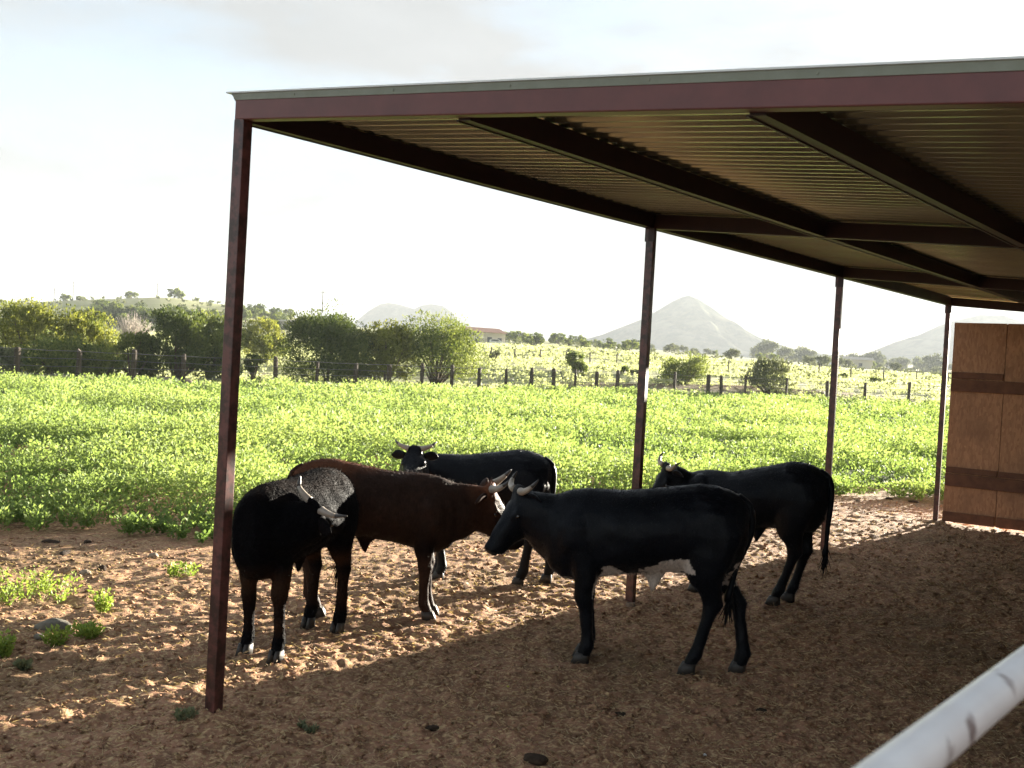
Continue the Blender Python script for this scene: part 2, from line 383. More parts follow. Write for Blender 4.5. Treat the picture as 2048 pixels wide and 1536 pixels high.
for k in range(4):      # cross beams along the roof slope
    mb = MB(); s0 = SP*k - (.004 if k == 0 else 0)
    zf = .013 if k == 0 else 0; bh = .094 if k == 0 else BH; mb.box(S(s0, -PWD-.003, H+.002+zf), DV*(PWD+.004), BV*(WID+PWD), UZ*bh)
    part(mb, 'beam', M['steel_red'] if k == 0 else M['steel_red_shaded'], None, False, .005)
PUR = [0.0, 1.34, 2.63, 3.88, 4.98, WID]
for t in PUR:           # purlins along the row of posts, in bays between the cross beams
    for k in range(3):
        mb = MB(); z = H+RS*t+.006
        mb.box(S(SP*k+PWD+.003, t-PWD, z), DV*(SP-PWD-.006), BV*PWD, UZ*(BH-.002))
        part(mb, 'purlin', M['steel_red_shaded'])
        mb = MB(); mb.box(S(SP*k+PWD+.003, t-PWD-.012, z-.004), DV*(SP-PWD-.006), BV*.012, UZ*.008); part(mb, 'purlin_lip', M['steel_red_shaded'])
for k in range(1, 4):      # welded cleats and bolts where the beams sit on the posts
    mb = MB(); s0 = SP*k; mb.box(S(s0-.006, -PWD-.01, H-.10), DV*.005, CV*(PWD+.02), UZ*.14); part(mb, 'cleat_plate', M['steel_red_shaded'])
for k in range(9):
    mb = MB(); c0 = S(-.0045, .35+.62*k, H+RS*(.35+.62*k)+.118); mb.tube([c0+DV*.004, c0-DV*.005], .006, 6); part(mb, 'screw', M['trim'])
# corrugated roof, ribs down the slope
s_ = np.arange(.060, L+.30, .0125); t_ = np.array([-.16, 1.5, 3.2, 4.8, WID+.25])
Sg, Tg = np.meshgrid(s_, t_, indexing='ij'); ph = (Sg/.115) % 1.0
wave = .010*np.clip(np.sin(2*np.pi*ph)*2.2+.5, -1, 1)
Zg = H+RS*Tg+BH+.017+wave
def sheet(off):
    Xg = P1.x+DV.x*Sg+CV.x*Tg; Yg = P1.y+DV.y*Sg+CV.y*Tg
    return np.stack([Xg, Yg, Zg+off], -1).reshape(-1, 3)
n_, m_ = len(s_), len(t_)
i = np.arange(n_-1)[:, None]*m_; j = np.arange(m_-1)[None]
Qt = np.stack([i+j, i+m_+j, i+m_+j+1, i+j+1], -1).reshape(-1, 4); nv = n_*m_
V2 = np.concatenate([sheet(0), sheet(.003)]); Q2 = np.concatenate([Qt, Qt[:, ::-1]+nv])
ed = [(k*m_, (k+1)*m_, (k+1)*m_+nv, k*m_+nv) for k in range(n_-1)] + [(k*m_+m_-1+nv, (k+1)*m_+m_-1+nv, (k+1)*m_+m_-1, k*m_+m_-1) for k in range(n_-1)] + \
     [(k+1, k, k+nv, k+1+nv) for k in range(m_-1)] + [((n_-1)*m_+k, (n_-1)*m_+k+1, (n_-1)*m_+k+1+nv, (n_-1)*m_+k+nv) for k in range(m_-1)]
ro = link('roof', mesh_np('roof', V2, np.concatenate([Q2, np.array(ed)])), M['galv'], None, True); ro.parent = sh; ro.matrix_parent_inverse = Matrix.Translation(-P1)
# rake trim along the front edge: leaning face and a thin bright cap
mb = MB()
o = S(-.006, -PWD-.004, H+.107); lean = -DV*.001 - CV*.030 + UZ*.036
a, b_ = o, o+lean; e = BV*(WID+.35); th = -DV*.004+UZ*.001
V = [a, a+e, b_+e+CV*.03, b_, a-th, a+e-th, b_+e+CV*.03-th, b_-th]
mb.add(V, [(0, 1, 2, 3), (7, 6, 5, 4), (0, 4, 5, 1), (3, 2, 6, 7), (0, 3, 7, 4), (1, 5, 6, 2)])
part(mb, 'rake_trim', M['trim'])
mb = MB(); mb.box(o+lean-CV*.030-DV*.006+UZ*.001, BV*(WID+.5), DV*.10, UZ*.007); part(mb, 'roof_cap', mat('pale roof cap', (.72, .72, .68), .3, .2))
mb = MB(); mb.box(S(.10, -.17, H+BH+.004), DV*(L+.15), CV*.05, UZ*.006); part(mb, 'eave_flashing', M['trim'])
# back wall of strand board with cleats, standing at the last frame
WT = 2.63; x0 = .045; s0 = L+.012
seams = [x0, .70, 1.92, 3.14, 4.36, WID-.08]
for a, b_ in zip(seams[:-1], seams[1:]):
    for (z0, z1, ds) in ((.035, .62, 0), (.625, 1.80, .003), (1.805, WT, 0)):
        mb = MB(); mb.box(S(s0+ds+.03, a+.004, z0), DV*.012, CV*(b_-a-.008), UZ*(z1-z0)); part(mb, 'wall_panel', M['osb'])
for t in seams[1:-1]:
    mb = MB(); mb.box(S(s0+.046, t-.06, .04), DV*.02, CV*.12, UZ*(WT-.05)); part(mb, 'batten', M['plank'])
for z0, z1, t1, dpt in ((1.735, 1.892, WID-.1, .03), (1.905, 1.985, .69, .022), (.498, .660, WID-.1, .03), (.672, .745, .69, .022)):
    mb = MB(); mb.box(S(s0+.03-dpt, x0+.01, z0), DV*(dpt-.002), CV*(t1-x0-.01), UZ*(z1-z0)); part(mb, 'cleat', M['plank'], None, False, .004)
mb = MB(); mb.box(S(s0+.03-.02, .70, .672), DV*.018, CV*(WID-.85), UZ*.07); part(mb, 'cleat', M['plank'])
for a, b_ in ((.05, .69), (.72, 3.1), (3.15, WID-.1)):
    mb = MB(); mb.box(S(s0+.008, a, .03), DV*.02, CV*(b_-a), UZ*.13); part(mb, 'sill_board', M['plank'])
for s_a in np.arange(0.08, L-.1, 1.21):                       # unseen side wall on the low side, put in to darken the ground
    mb = MB(); mb.box(S(s_a, WID+.012, .03), DV*1.20, CV*.012, UZ*(H+RS*WID-.20)); part(mb, 'wall_panel', M['osb'])
for z0 in (.5, 1.4):
    mb = MB(); mb.box(S(.08, WID-.02, z0), DV*(L-.15), CV*.03, UZ*.15); part(mb, 'cleat', M['plank'])
for k, (t, dz) in enumerate(((.02, .02), (-.035, .05), (.02, .075))):
    pass
mb = MB(); f0 = S(SP, 0, 0)
mb.rings([((f0.x-.02, f0.y-.06, -.05), (.055, 0, 0), (0, .05, 0)), ((f0.x-.02, f0.y-.06, .0), (.05, 0, 0), (0, .05, 0)), ((f0.x-.02, f0.y-.06, .035), (.03, 0, 0), (0, .03, 0))], 12)
part(mb, 'footing', M['concrete'])

# ------------------------------------------------------------------ pipe rail in the foreground
pf = empty('pipe_fence', S(-2.4, 3.95, 0), 0, 'white painted pipe rail with chipped paint close in the lower right corner', 'pipe rail')
def rail_mat():
    m = mat('chipped white paint', (.74, .73, .72), .35, 0, .5, (18, .25, .003)); nt = m.node_tree; b = nt.nodes['Principled BSDF']
    tcn = N(nt, 'ShaderNodeTexCoord'); n = N(nt, 'ShaderNodeTexNoise', i_Scale=14.0, i_Detail=5.0); nt.links.new(tcn.outputs['Object'], n.inputs['Vector'])
    n2_ = N(nt, 'ShaderNodeTexNoise', i_Scale=5.0, i_Detail=3.0); nt.links.new(tcn.outputs['Object'], n2_.inputs['Vector'])
    c = mixc(nt, ramp(nt, n2_.outputs[0], [(.4, 0.0), (.65, .7)]), (.88, .87, .86), (.68, .63, .61))
    c = mixc(nt, ramp(nt, n.outputs[0], [(.60, 0.0), (.66, 1.0)]), c, (.26, .21, .20)); nt.links.new(c, b.inputs['Base Color']); return m
M['rail'] = rail_mat()
def fpart(mb, name):
    o = mb.build(name, M['rail'], None, True); o.parent = pf; o.matrix_parent_inverse = Matrix.Translation(-pf.location)
mb = MB(); mb.tube([S(s, 3.935, 1.432) for s in np.linspace(-6, .4, 9)], .0235, 28); fpart(mb, 'rail')
mb = MB(); mb.tube([S(s, 3.935, .80) for s in np.linspace(-6, .4, 9)], .031, 20); fpart(mb, 'rail')
for s in (-6.03, .43):
    mb = MB(); mb.tube([S(s, 3.935, z) for z in (-.1, .7, 1.5)], .038, 20); fpart(mb, 'fence_post')

# ------------------------------------------------------------------ cattle
def coat(name, spec_tint=None, rough=.42, bump=.5, big=None, spec=.15, sheen=.06):
    m = bpy.data.materials.new(name); m.use_nodes = True; nt = m.node_tree; b = nt.nodes['Principled BSDF']
    at = N(nt, 'ShaderNodeAttribute', attribute_name='tint'); tcn = N(nt, 'ShaderNodeTexCoord')
    mpp = N(nt, 'ShaderNodeMapping'); mpp.inputs['Scale'].default_value = (1, 1, .35); nt.links.new(tcn.outputs['Object'], mpp.inputs[0])
    n = N(nt, 'ShaderNodeTexNoise', i_Scale=70.0, i_Detail=6.0, i_Roughness=.7, i_Distortion=.6); nt.links.new(mpp.outputs[0], n.inputs['Vector'])
    n3 = N(nt, 'ShaderNodeTexNoise', i_Scale=9.0, i_Detail=5.0, i_Roughness=.6); nt.links.new(tcn.outputs['Object'], n3.inputs['Vector'])
    k = ramp(nt, n.outputs[0], [(.3, .65), (.7, 1.35)])
    nt.links.new(mixc(nt, 1.0, at.outputs['Color'], k, 'MULTIPLY'), b.inputs['Base Color'])
    nt.links.new(ramp(nt, n3.outputs[0], [(.35, rough-.08), (.65, rough+.16)]), b.inputs['Roughness'])
    b.inputs['Specular IOR Level'].default_value = spec
    b.inputs['Sheen Weight'].default_value = sheen; b.inputs['Sheen Roughness'].default_value = .35
    b.inputs['Sheen Tint'].default_value = (*(spec_tint or (.7, .7, .75)), 1)
    bp = N(nt, 'ShaderNodeBump'); bp.inputs['Strength'].default_value = bump; bp.inputs['Distance'].default_value = .006
    nt.links.new(n.outputs[0], bp.inputs['Height'])
    if big:
        nb = N(nt, 'ShaderNodeTexNoise', i_Scale=28.0, i_Detail=3.0, i_Distortion=1.2); nt.links.new(tcn.outputs['Object'], nb.inputs['Vector'])
        b2 = N(nt, 'ShaderNodeBump'); b2.inputs['Strength'].default_value = big; b2.inputs['Distance'].default_value = .02
        nt.links.new(nb.outputs[0], b2.inputs['Height']); nt.links.new(bp.outputs[0], b2.inputs['Normal']); bp = b2
    nt.links.new(bp.outputs[0], b.inputs['Normal']); return m

TORSO = [(-.575, .95, .76, .05), (-.55, 1.015, .66, .115), (-.49, 1.06, .575, .165), (-.40, 1.09, .55, .195), (-.28, 1.10, .565, .205), (-.12, 1.07, .56, .222), (.05, 1.04, .535, .236),
         (.18, 1.025, .515, .228), (.30, 1.022, .49, .205), (.40, 1.02, .465, .185), (.50, 1.00, .465, .160), (.58, .965, .51, .125), (.63, .91, .60, .08)]
FRONT = [(.40, .115, .86, .100, .050, 0), (.40, .125, .72, .115, .068, .02), (.375, .120, .59, .080, .058, .12), (.375, .112, .48, .056, .048, .3), (.385, .105, .405, .046, .042, .42), (.388, .103, .365, .048, .043, .5),
         (.382, .102, .31, .036, .034, .6), (.378, .10, .22, .029, .027, .78), (.376, .10, .13, .032, .030, .93), (.380, .10, .095, .039, .037, .97), (.395, .10, .06, .034, .034, 1), (.405, .10, .03, .036, .036, 1)]
HIND = [(-.34, .115, .95, .160, .070, 0), (-.37, .120, .82, .175, .090, 0), (-.36, .122, .70, .160, .088, .05), (-.355, .118, .60, .120, .076, .15), (-.385, .112, .52, .080, .056, .3), (-.430, .108, .455, .052, .040, .42),
        (-.455, .107, .405, .052, .037, .5), (-.448, .107, .34, .036, .032, .6), (-.438, .107, .24, .030, .028, .76), (-.430, .107, .14, .033, .031, .92), (-.425, .107, .10, .041, .038, .97), (-.408, .107, .06, .035, .035, 1), (-.398, .107, .03, .037, .037, 1)]
HEAD = [(0, .080, .074), (.06, .112, .094), (.17, .135, .108), (.32, .142, .112), (.45, .130, .098), (.58, .106, .078), (.72, .086, .066), (.86, .073, .064), (.95, .066, .062), (1.0, .044, .048)]

def build_cow(name, origin, heading, sc, poll, muzzle, roll_up, feet, tintf, label, group, horns, tail, mt, drop=0.0, nk=(0.0, .262, .140), ear_tilt=0, mound=True):
    """origin: world point under the middle; heading: unit vector; poll and muzzle: world points; feet: (fl, fr, hl, hr) offsets (dx, dy) in the animal's frame"""
    hd = Vector((heading[0], heading[1], 0)).normalized(); rz = math.atan2(hd.y, hd.x)
    root = empty(name, (origin[0], origin[1], 0), rz, label, 'cattle', group)
    Mi = (Matrix.Translation((origin[0], origin[1], 0)) @ Matrix.Rotation(rz, 4, 'Z') @ Matrix.Scale(sc, 4)).inverted()
    poll = Mi @ Vector(poll); muzzle = Mi @ Vector(muzzle)
    mb = MB()
    mb.rings([((x, 0, (zt-drop*min(max((x+.3)/.5, 0), 1)+zb)/2), (0, w, 0), (0, 0, (zt-drop*min(max((x+.3)/.5, 0), 1)-zb)/2)) for x, zt, zb, w in TORSO], 24)
    # shoulders and hips give the trunk its shape
    for sy in (1, -1):
        mb.rings([((.41, sy*.095, .93), (.03, 0, 0), (0, .03, 0)), ((.41, sy*.110, .88), (.09, 0, 0), (0, .065, 0)), ((.41, sy*.12, .80), (.125, 0, 0), (0, .085, 0)), ((.43, sy*.11, .68), (.11, 0, 0), (0, .08, 0)), ((.42, sy*.11, .60), (.05, 0, 0), (0, .04, 0))], 14)
        mb.rings([((-.16, sy*.10, .98), (0, .02, 0), (0, 0, .02)), ((-.28, sy*.122, .995), (0, .045, 0), (0, 0, .045)), ((-.38, sy*.112, .985), (0, .045, 0), (0, 0, .045)), ((-.47, sy*.08, .97), (0, .02, 0), (0, 0, .02))], 10)
    # neck: from the withers to behind the poll
    ax = (muzzle-poll); hl = ax.length; ax.normalize()
    up = Vector(roll_up); up = (Mi.to_3x3() @ up); up = (up - ax*up.dot(ax)).normalized(); side = ax.cross(up).normalized()
    n0 = Vector((.40, 0, .765-drop-nk[0])); n3 = poll + ax*.10*hl/.44 - up*.105
    d0 = Vector((1, 0, .02)); seg = (n3-n0).length
    hdir = (-up*.35 + ax*.5); 
    c1 = n0 + d0*seg*.38; c2 = n3 - ((n3-c1).normalized()*.6 + hdir.normalized()*.25)*seg*.33
    R = []
    for k in range(9):
        t = k/8; p = n0*(1-t)**3 + c1*3*t*(1-t)**2 + c2*3*t*t*(1-t) + n3*t**3
        dp = (c1-n0)*3*(1-t)**2 + (c2-c1)*6*t*(1-t) + (n3-c2)*3*t*t; dp.normalize()
        ref = (Vector((0, 0, 1))*(1-t) + up*t*.5 + Vector((0, 0, .5))*t).normalized()
        u = dp.cross(ref).normalized(); v = u.cross(dp).normalized()
        hh = nk[1]*(1-t) + nk[2]*t; hw = .150*(1-t) + .096*t
        R.append((p - v*(.03*(1-t)*t*4), u*hw, v*hh))
    mb.rings(R, 18)
    # dewlap
    mb.rings([((.50, 0, .60), (0, .03, 0), (.10, 0, .05)), (n0.lerp(n3, .45) - Vector((0, 0, .16)), (0, .026, 0), (.05, 0, .06)), (n0.lerp(n3, .75) - Vector((0, 0, .10)), (0, .02, 0), (.03, 0, .03))], 10)
    # head
    R = []
    for t, dd, ww in HEAD:
        k = hl/.44
        R.append((poll + ax*t*hl - up*dd*k + up*.006, side*ww*k, up*dd*k))
    mb.rings(R, 18)
    k = hl/.44
    for sy in (1, -1):     # brow ridges, cheeks
        mb.rings([(poll+ax*.20*hl+side*sy*.075*k-up*.035*k, side*.02, up*.02), (poll+ax*.30*hl+side*sy*.088*k-up*.045*k, side*.026*k, up*.03*k), (poll+ax*.42*hl+side*sy*.070*k-up*.04*k, side*.015, up*.02)], 8)
    mb.rings([(poll+ax*.86*hl-up*.10*k, side*.03*k, up*.012), (poll+ax*.93*hl-up*.10*k, side*.035*k, up*.02*k), (poll+ax*.99*hl-up*.085*k, side*.02*k, up*.01)], 10)
    mb.rings([(poll-ax*.035, side*.05*k, up*.02*k), (poll-up*.01, side*.075*k, up*.035*k), (poll+ax*.05-up*.02, side*.07*k, up*.03*k)], 10)
    fp = []
    for q, (tab, sy) in enumerate(((FRONT, 1), (FRONT, -1), (HIND, 1), (HIND, -1))):
        fx, fy = feet[q]; R = []
        for x, y, z, rx, ry, w in tab:
            q_ = 1.0+.22*min(max((.62-z)/.15, 0), 1); R.append(((x+fx*w, sy*y+fy*w, z), (rx*q_, 0, 0), (0, ry*q_, 0)))
        mb.rings(R, 12); fp.append((tab[-1][0]+fx, sy*tab[-1][1]+fy))
    # prepuce
    mb.rings([((-.02, 0, .57), (.10, 0, 0), (0, .05, 0)), ((-.04, 0, .515), (.05, 0, .0), (0, .03, 0)), ((-.035, 0, .46), (.022, 0, 0), (0, .018, 0)), ((-.03, 0, .43), (.012, 0, 0), (0, .01, 0))], 10)
    tmp = mb.build('tmp', None)
    rm = tmp.modifiers.new('r', 'REMESH'); rm.mode = 'VOXEL'; rm.voxel_size = .0115
    sm = tmp.modifiers.new('s', 'SMOOTH'); sm.factor = .5; sm.iterations = 9
    dg = bpy.context.evaluated_depsgraph_get(); me = bpy.data.meshes.new_from_object(tmp.evaluated_get(dg)); bpy.data.objects.remove(tmp)
    n = len(me.vertices); co = np.empty(n*3, np.float32); me.vertices.foreach_get('co', co); co = co.reshape(-1, 3)
    # slight muscle and hide unevenness
    nr = np.empty(n*3, np.float32); me.vertices.foreach_get('normal', nr); nr = nr.reshape(-1, 3)
    am = noise2(co[:, 0]*1.0+co[:, 1], co[:, 2]*1.2, .10, 51)*.010 + noise2(co[:, 0]+co[:, 1]*.7, co[:, 2], .045, 52)*.0035
    co = co + nr*am[:, None]; me.vertices.foreach_set('co', co.ravel())
    c = np.ones((n, 4), np.float32); c[:, :3] = tintf(co, poll, muzzle)
    a = me.color_attributes.new('tint', 'FLOAT_COLOR', 'POINT'); a.data.foreach_set('color', c.ravel())
    me.materials.clear(); b = link('body', me, mt, root, True); b.scale = (sc,)*3
    def child(mb_, nm, m_, smooth=True, lab=None, tint=None):
        o = mb_.build(nm, m_, root, smooth); o.scale = (sc,)*3
        if tint is not None:
            at = o.data.color_attributes.new('tint', 'FLOAT_COLOR', 'POINT'); at.data.foreach_set('color', np.tile(np.array([*tint, 1], np.float32), len(o.data.vertices)))
        if lab: o['label'] = lab
        return o
    for x, y in fp:        # cloven hooves
        h_ = MB()
        for sy in (1, -1):
            yy = y+sy*.021
            h_.rings([((x-.002, yy, .058), (.039, 0, 0), (0, .020, 0)), ((x+.006, yy, .03), (.046, 0, 0), (0, .022, 0)), ((x+.014, yy, -.012), (.054, 0, 0), (0, .024, 0))], 12)
        child(h_, 'hoof', M['hoof'])
    base_t = tuple(float(q) for q in np.median(c[:, :3], 0))
    for sy, hp in zip((1, -1), horns):   # horns: control points in the head frame (side, up, -axis) from the poll
        pts = [poll + side*sy*hs*k + up*hu*k - ax*ha*k for hs, hu, ha in hp]
        P = []
        m3 = len(pts)
        for t in np.linspace(0, 1, 13):
            q = t*(m3-1); i0 = min(int(q), m3-2); f = q-i0
            p0 = pts[max(i0-1, 0)]; p1 = pts[i0]; p2 = pts[i0+1]; p3 = pts[min(i0+2, m3-1)]
            P.append(.5*((2*p1)+(p2-p0)*f+(2*p0-5*p1+4*p2-p3)*f*f+(3*p1-p0-3*p2+p3)*f**3))
        rad = [(.024*(1-t)**.75+.003)*k for t in np.linspace(0, 1, 13)]
        hb = MB(); hb.tube(P[:9], rad[:9], 12); horn = child(hb, 'horn', M['horn'])
        ht = MB(); ht.tube(P[8:], rad[8:], 12); tp = ht.build('horn_tip', M['horntip'], horn, True)
    for sy in (1, -1):     # ears
        e_ = MB(); o = poll + side*sy*.078*k - up*.055*k + ax*.02
        dr = (side*sy*1.0 - up*.25 + ax*(-.15+ear_tilt)).normalized(); fn = (up*.35 + ax*.9).normalized(); wv = dr.cross(fn).normalized(); fn = wv.cross(dr).normalized()
        R = []
        for t, w, d in ((0, .020, .016), (.2, .032, .017), (.45, .045, .015), (.7, .042, .011), (.9, .024, .007), (1.0, .006, .003)):
            R.append((o+dr*t*.135*k - fn*.012*math.sin(t*3.1), wv*w*k, fn*d*k))
        e_.rings(R, 12); child(e_, 'ear', mt, True, None, tuple(np.array(base_t)*1.1))
        y_ = MB(); o = poll + ax*.345*hl + side*sy*.097*k - up*.052*k
        y_.rings([(o-ax*.016, side*.003, up*.003), (o-ax*.010, side*.010, up*.010), (o, side*.013, up*.013), (o+ax*.010, side*.010, up*.010), (o+ax*.016, side*.003, up*.003)], 10)
        child(y_, 'eye', M['eye'])
    nn = MB(); o = poll+ax*.985*hl-up*.052*k
    nn.rings([(o-ax*.035, side*.048*k, up*.040*k), (o-ax*.01, side*.050*k, up*.044*k), (o+ax*.008, side*.044*k, up*.036*k), (o+ax*.014, side*.028*k, up*.02*k)], 14)
    child(nn, 'muzzle', M['nose'])
    # tail
    tl = MB(); T = [Vector(q) for q in tail]; P = []
    for t in np.linspace(0, 1, 18):
        q = t*(len(T)-1); i0 = min(int(q), len(T)-2); f = q-i0
        p0 = T[max(i0-1, 0)]; p1 = T[i0]; p2 = T[i0+1]; p3 = T[min(i0+2, len(T)-1)]
        P.append(.5*((2*p1)+(p2-p0)*f+(2*p0-5*p1+4*p2-p3)*f*f+(3*p1-p0-3*p2+p3)*f**3))
    tr = [(.030*(1-t)+.011*t) for t in np.linspace(0, .75, 14)]+[.020, .026, .020, .006]
    tl.tube(P, tr, 10); to = child(tl, 'tail', mt, True, None, base_t)
    ts = MB(); rr_ = random.Random(5)
    for q in range(46):
        b0 = P[13].lerp(P[16], rr_.random()); ex = Vector((rr_.gauss(0, .022), rr_.gauss(0, .022), -.09-.09*rr_.random()))
        ts.tube([b0, b0+ex*.5+Vector((rr_.gauss(0, .004),)*2+(0,)), b0+ex], [.0045, .0035, .0012], 4)
    tso = ts.build('tail_switch', mt, to, True); at = tso.data.color_attributes.new('tint', 'FLOAT_COLOR', 'POINT'); at.data.foreach_set('color', np.tile(np.array([*base_t, 1], np.float32), len(tso.data.vertices)))
    # coat: short hair standing off the outline of back, neck and legs
    sel = np.random.default_rng(3).choice(n, min(n, 15000), replace=False)
    hp_, hn = co[sel], nr[sel]; rg = np.random.default_rng(4)
    ln = (.010+.012*rg.random(len(sel)))*np.where(hp_[:, 2] > .95, 1.6, 1.0)
    flow = np.stack([np.full(len(sel), -.55), np.zeros(len(sel)), np.full(len(sel), -.35)], -1)
    tp_ = hn*.75+flow+rg.normal(0, .25, (len(sel), 3)); tp_ /= np.linalg.norm(tp_, axis=1)[:, None]
    sd_ = np.cross(tp_, rg.normal(0, 1, (len(sel), 3))); sd_ /= np.linalg.norm(sd_, axis=1)[:, None]; wd = .0012
    Vh = np.stack([hp_-sd_*wd, hp_+sd_*wd, hp_+tp_*ln[:, None]], 1).reshape(-1, 3)
    ch_ = np.repeat(c[sel, :3], 3, 0)*1.25
    hm = mesh_np('coat_hair', Vh, np.arange(len(Vh)).reshape(-1, 3), ch_); ho = link('coat_hair', hm, mt, root); ho.scale = (sc,)*3; ho['kind'] = 'stuff'
    return root

def black(co, po, mu):
    k = 1+noise2(co[:, 0], co[:, 2]+co[:, 1], .2, 61)*.5
    return np.array([.0026, .0034, .0058])*k[:, None]
def black_brown(co, po, mu):
    base = np.array([.0034, .0032, .0040])*np.ones((len(co), 1)); lo = np.clip((.60-co[:, 2])/.15, 0, 1)*np.clip((co[:, 2]-.12)/.1, 0, 1)
    lo = lo*(.5+noise2(co[:, 0], co[:, 2], .08, 62))
    top = np.clip((co[:, 2]-.93)/.1, 0, 1)*np.clip(.6+noise2(co[:, 0], co[:, 1], .05, 68)*.9, 0, 1)
    c = base*(1-lo[:, None]*.7) + np.array([.075, .036, .018])*lo[:, None]*.55
    return c*(1-top[:, None]*.6)+np.array([.026, .015, .010])*top[:, None]*.6
def pied(co, po, mu):
    c = black(co, po, mu); x, y, z = co.T; nz_ = noise2(x, y*1.5+z, .07, 63)*.05+noise2(x, z, .018, 64)*.04
    th_ = np.interp(x, [-.34, -.24, -.12, 0, .08, .16, .24, .34], [.40, .675, .665, .59, .55, .56, .59, .40])
    leg = ((np.abs(y) > .07) & (x > .31)) | ((np.abs(y) > .065) & (x < -.20) & (z < .585))
    w = ((z < th_+nz_) & (x > -.34) & (x < .34) & ~leg & (z > .38)).astype(float)
    w = np.maximum(w, ((x > .44) & (z > .42) & (z < .50+nz_*.9) & (np.abs(y) < .06) & (x < .60) & (nz_ > 0.0)))
    w = np.maximum(w, ((x < -.34) & (z < .66) & (z > .50) & (np.abs(y) < .09) & (nz_ > .004)))
    return c*(1-w[:, None])+np.array([.50, .42, .36])*w[:, None]
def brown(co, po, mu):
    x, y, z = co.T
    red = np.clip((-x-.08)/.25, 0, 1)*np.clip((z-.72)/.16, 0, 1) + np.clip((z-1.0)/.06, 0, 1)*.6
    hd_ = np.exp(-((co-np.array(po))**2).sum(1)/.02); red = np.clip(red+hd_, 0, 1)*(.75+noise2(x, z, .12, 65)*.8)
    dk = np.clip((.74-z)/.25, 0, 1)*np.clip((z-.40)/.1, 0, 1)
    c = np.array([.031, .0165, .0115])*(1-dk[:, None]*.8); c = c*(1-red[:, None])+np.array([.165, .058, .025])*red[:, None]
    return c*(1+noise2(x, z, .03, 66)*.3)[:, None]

MTB = coat('black hide'); MTL = coat('rough black brown hide', (.9, .85, .8), .72, .2, .8, .03, .0); MTR = coat('red brown hide', (.9, .6, .4), .6, .5, None, .06, .0)
GR = 'cattle standing under and beside the shelter'
def hornset(a, b=None): return (a, b or a)
UPH = [(.055, .0, -.005), (.115, .02, .01), (.165, .035, .045), (.185, .03, .10)]
tail_tt = [(-.50, 0, 1.03), (-.578, 0, .97), (-.595, 0, .82), (-.585, .01, .62), (-.58, .01, .47), (-.57, .01, .38)]
tail_dn = [(-.53, 0, 1.03), (-.60, 0, .98), (-.625, 0, .82), (-.60, .01, .62), (-.60, .01, .45), (-.60, .01, .34)]

# D: near black steer, side on, facing left
hD = Vector((-.985, .17, 0)).normalized(); oD = Vector((.885, 6.72, 0))
build_cow('bull', oD, hD, 1.02, AT(1036, 979, 6.92), AT(968, 1098, 6.86), AT(960, 940, 6.9)-AT(1036, 979, 6.92)+Vector((0, -.08, 0)), ((-.055, .0), (-.045, .03), (.125, .0), (-.17, .06)),
          pied, 'black young bull with a white belly, side on in the shade, nearest of all', GR,
          hornset([(.055, 0, -.005), (.12, .005, .005), (.17, .0, .05), (.185, -.01, .11)]), [(-.50, 0, 1.03), (-.575, 0, .97), (-.585, 0, .82), (-.52, .02, .64), (-.49, .03, .50), (-.47, .03, .40)], MTB)
# E: black, further right, facing left and away
hE = Vector((-.86, .51, 0)).normalized(); oE = Vector((2.01, 8.95, 0))
build_cow('bull', oE, hE, 1.03, AT(1332, 932, 9.12), AT(1284, 1014, 9.12), Vector((-.36, -.16, .16)), ((.0, .0), (.06, .0), (.16, 0), (.11, .0)),
          black, 'black young bull with hanging tail by the third post, partly hidden by another', GR,
          hornset([(.055, 0, -.005), (.12, .01, .005), (.155, .01, .05), (.175, -.01, .10)]), tail_tt, MTB, drop=.06)
# C: black, furthest back, head turned to the camera
hC = Vector((-.995, .08, 0)).normalized(); oC = Vector((-.20, 9.06, 0))
build_cow('bull', oC, hC, .985, AT(830, 897, 8.62), AT(820, 962, 8.30), Vector((0, -.35, .6)), ((-.10, .0), (-.05, .0), (.04, 0), (-.18, .0)),
          black, 'black young bull furthest back with its horned head turned to the camera', GR,
          hornset([(.055, 0, -.005), (.10, .01, .005), (.15, .02, .03), (.185, .02, .085)]), tail_tt, MTB)
# B: brown, facing right
hB = Vector((.995, .06, 0)).normalized(); oB = Vector((-.915, 7.62, 0))
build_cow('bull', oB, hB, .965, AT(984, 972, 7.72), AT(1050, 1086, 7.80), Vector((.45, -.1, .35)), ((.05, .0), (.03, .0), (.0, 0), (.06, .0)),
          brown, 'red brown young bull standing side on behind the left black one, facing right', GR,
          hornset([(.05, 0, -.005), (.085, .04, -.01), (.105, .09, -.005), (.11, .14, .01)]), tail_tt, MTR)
# A: dark, nearest left, facing the camera with the head turned back to its flank
hA = Vector((-.327, -.945, 0)).normalized(); oA = Vector((-1.265, 6.80, 0))
build_cow('bull', oA, hA, .955, AT(632, 1008, 6.42), AT(632, 1008, 6.42)+Vector((.25, .90, -.30)).normalized()*.42, Vector((.567, .115, .8175)), ((.04, .05), (.0, .01), (.02, .02), (.0, .0)),
          black_brown, 'dusty black brown young bull by the first post, head bent to its side', GR,
          ([(.05, -.01, .0), (.10, .0, .01), (.155, .02, .01), (.215, .065, .0)], [(.05, -.01, .0), (.10, .0, .02), (.15, .02, .03), (.19, .075, .03)]), [(-.52, 0, .96)]+tail_tt[2:], MTL, nk=(.03, .235, .13), drop=-.03)

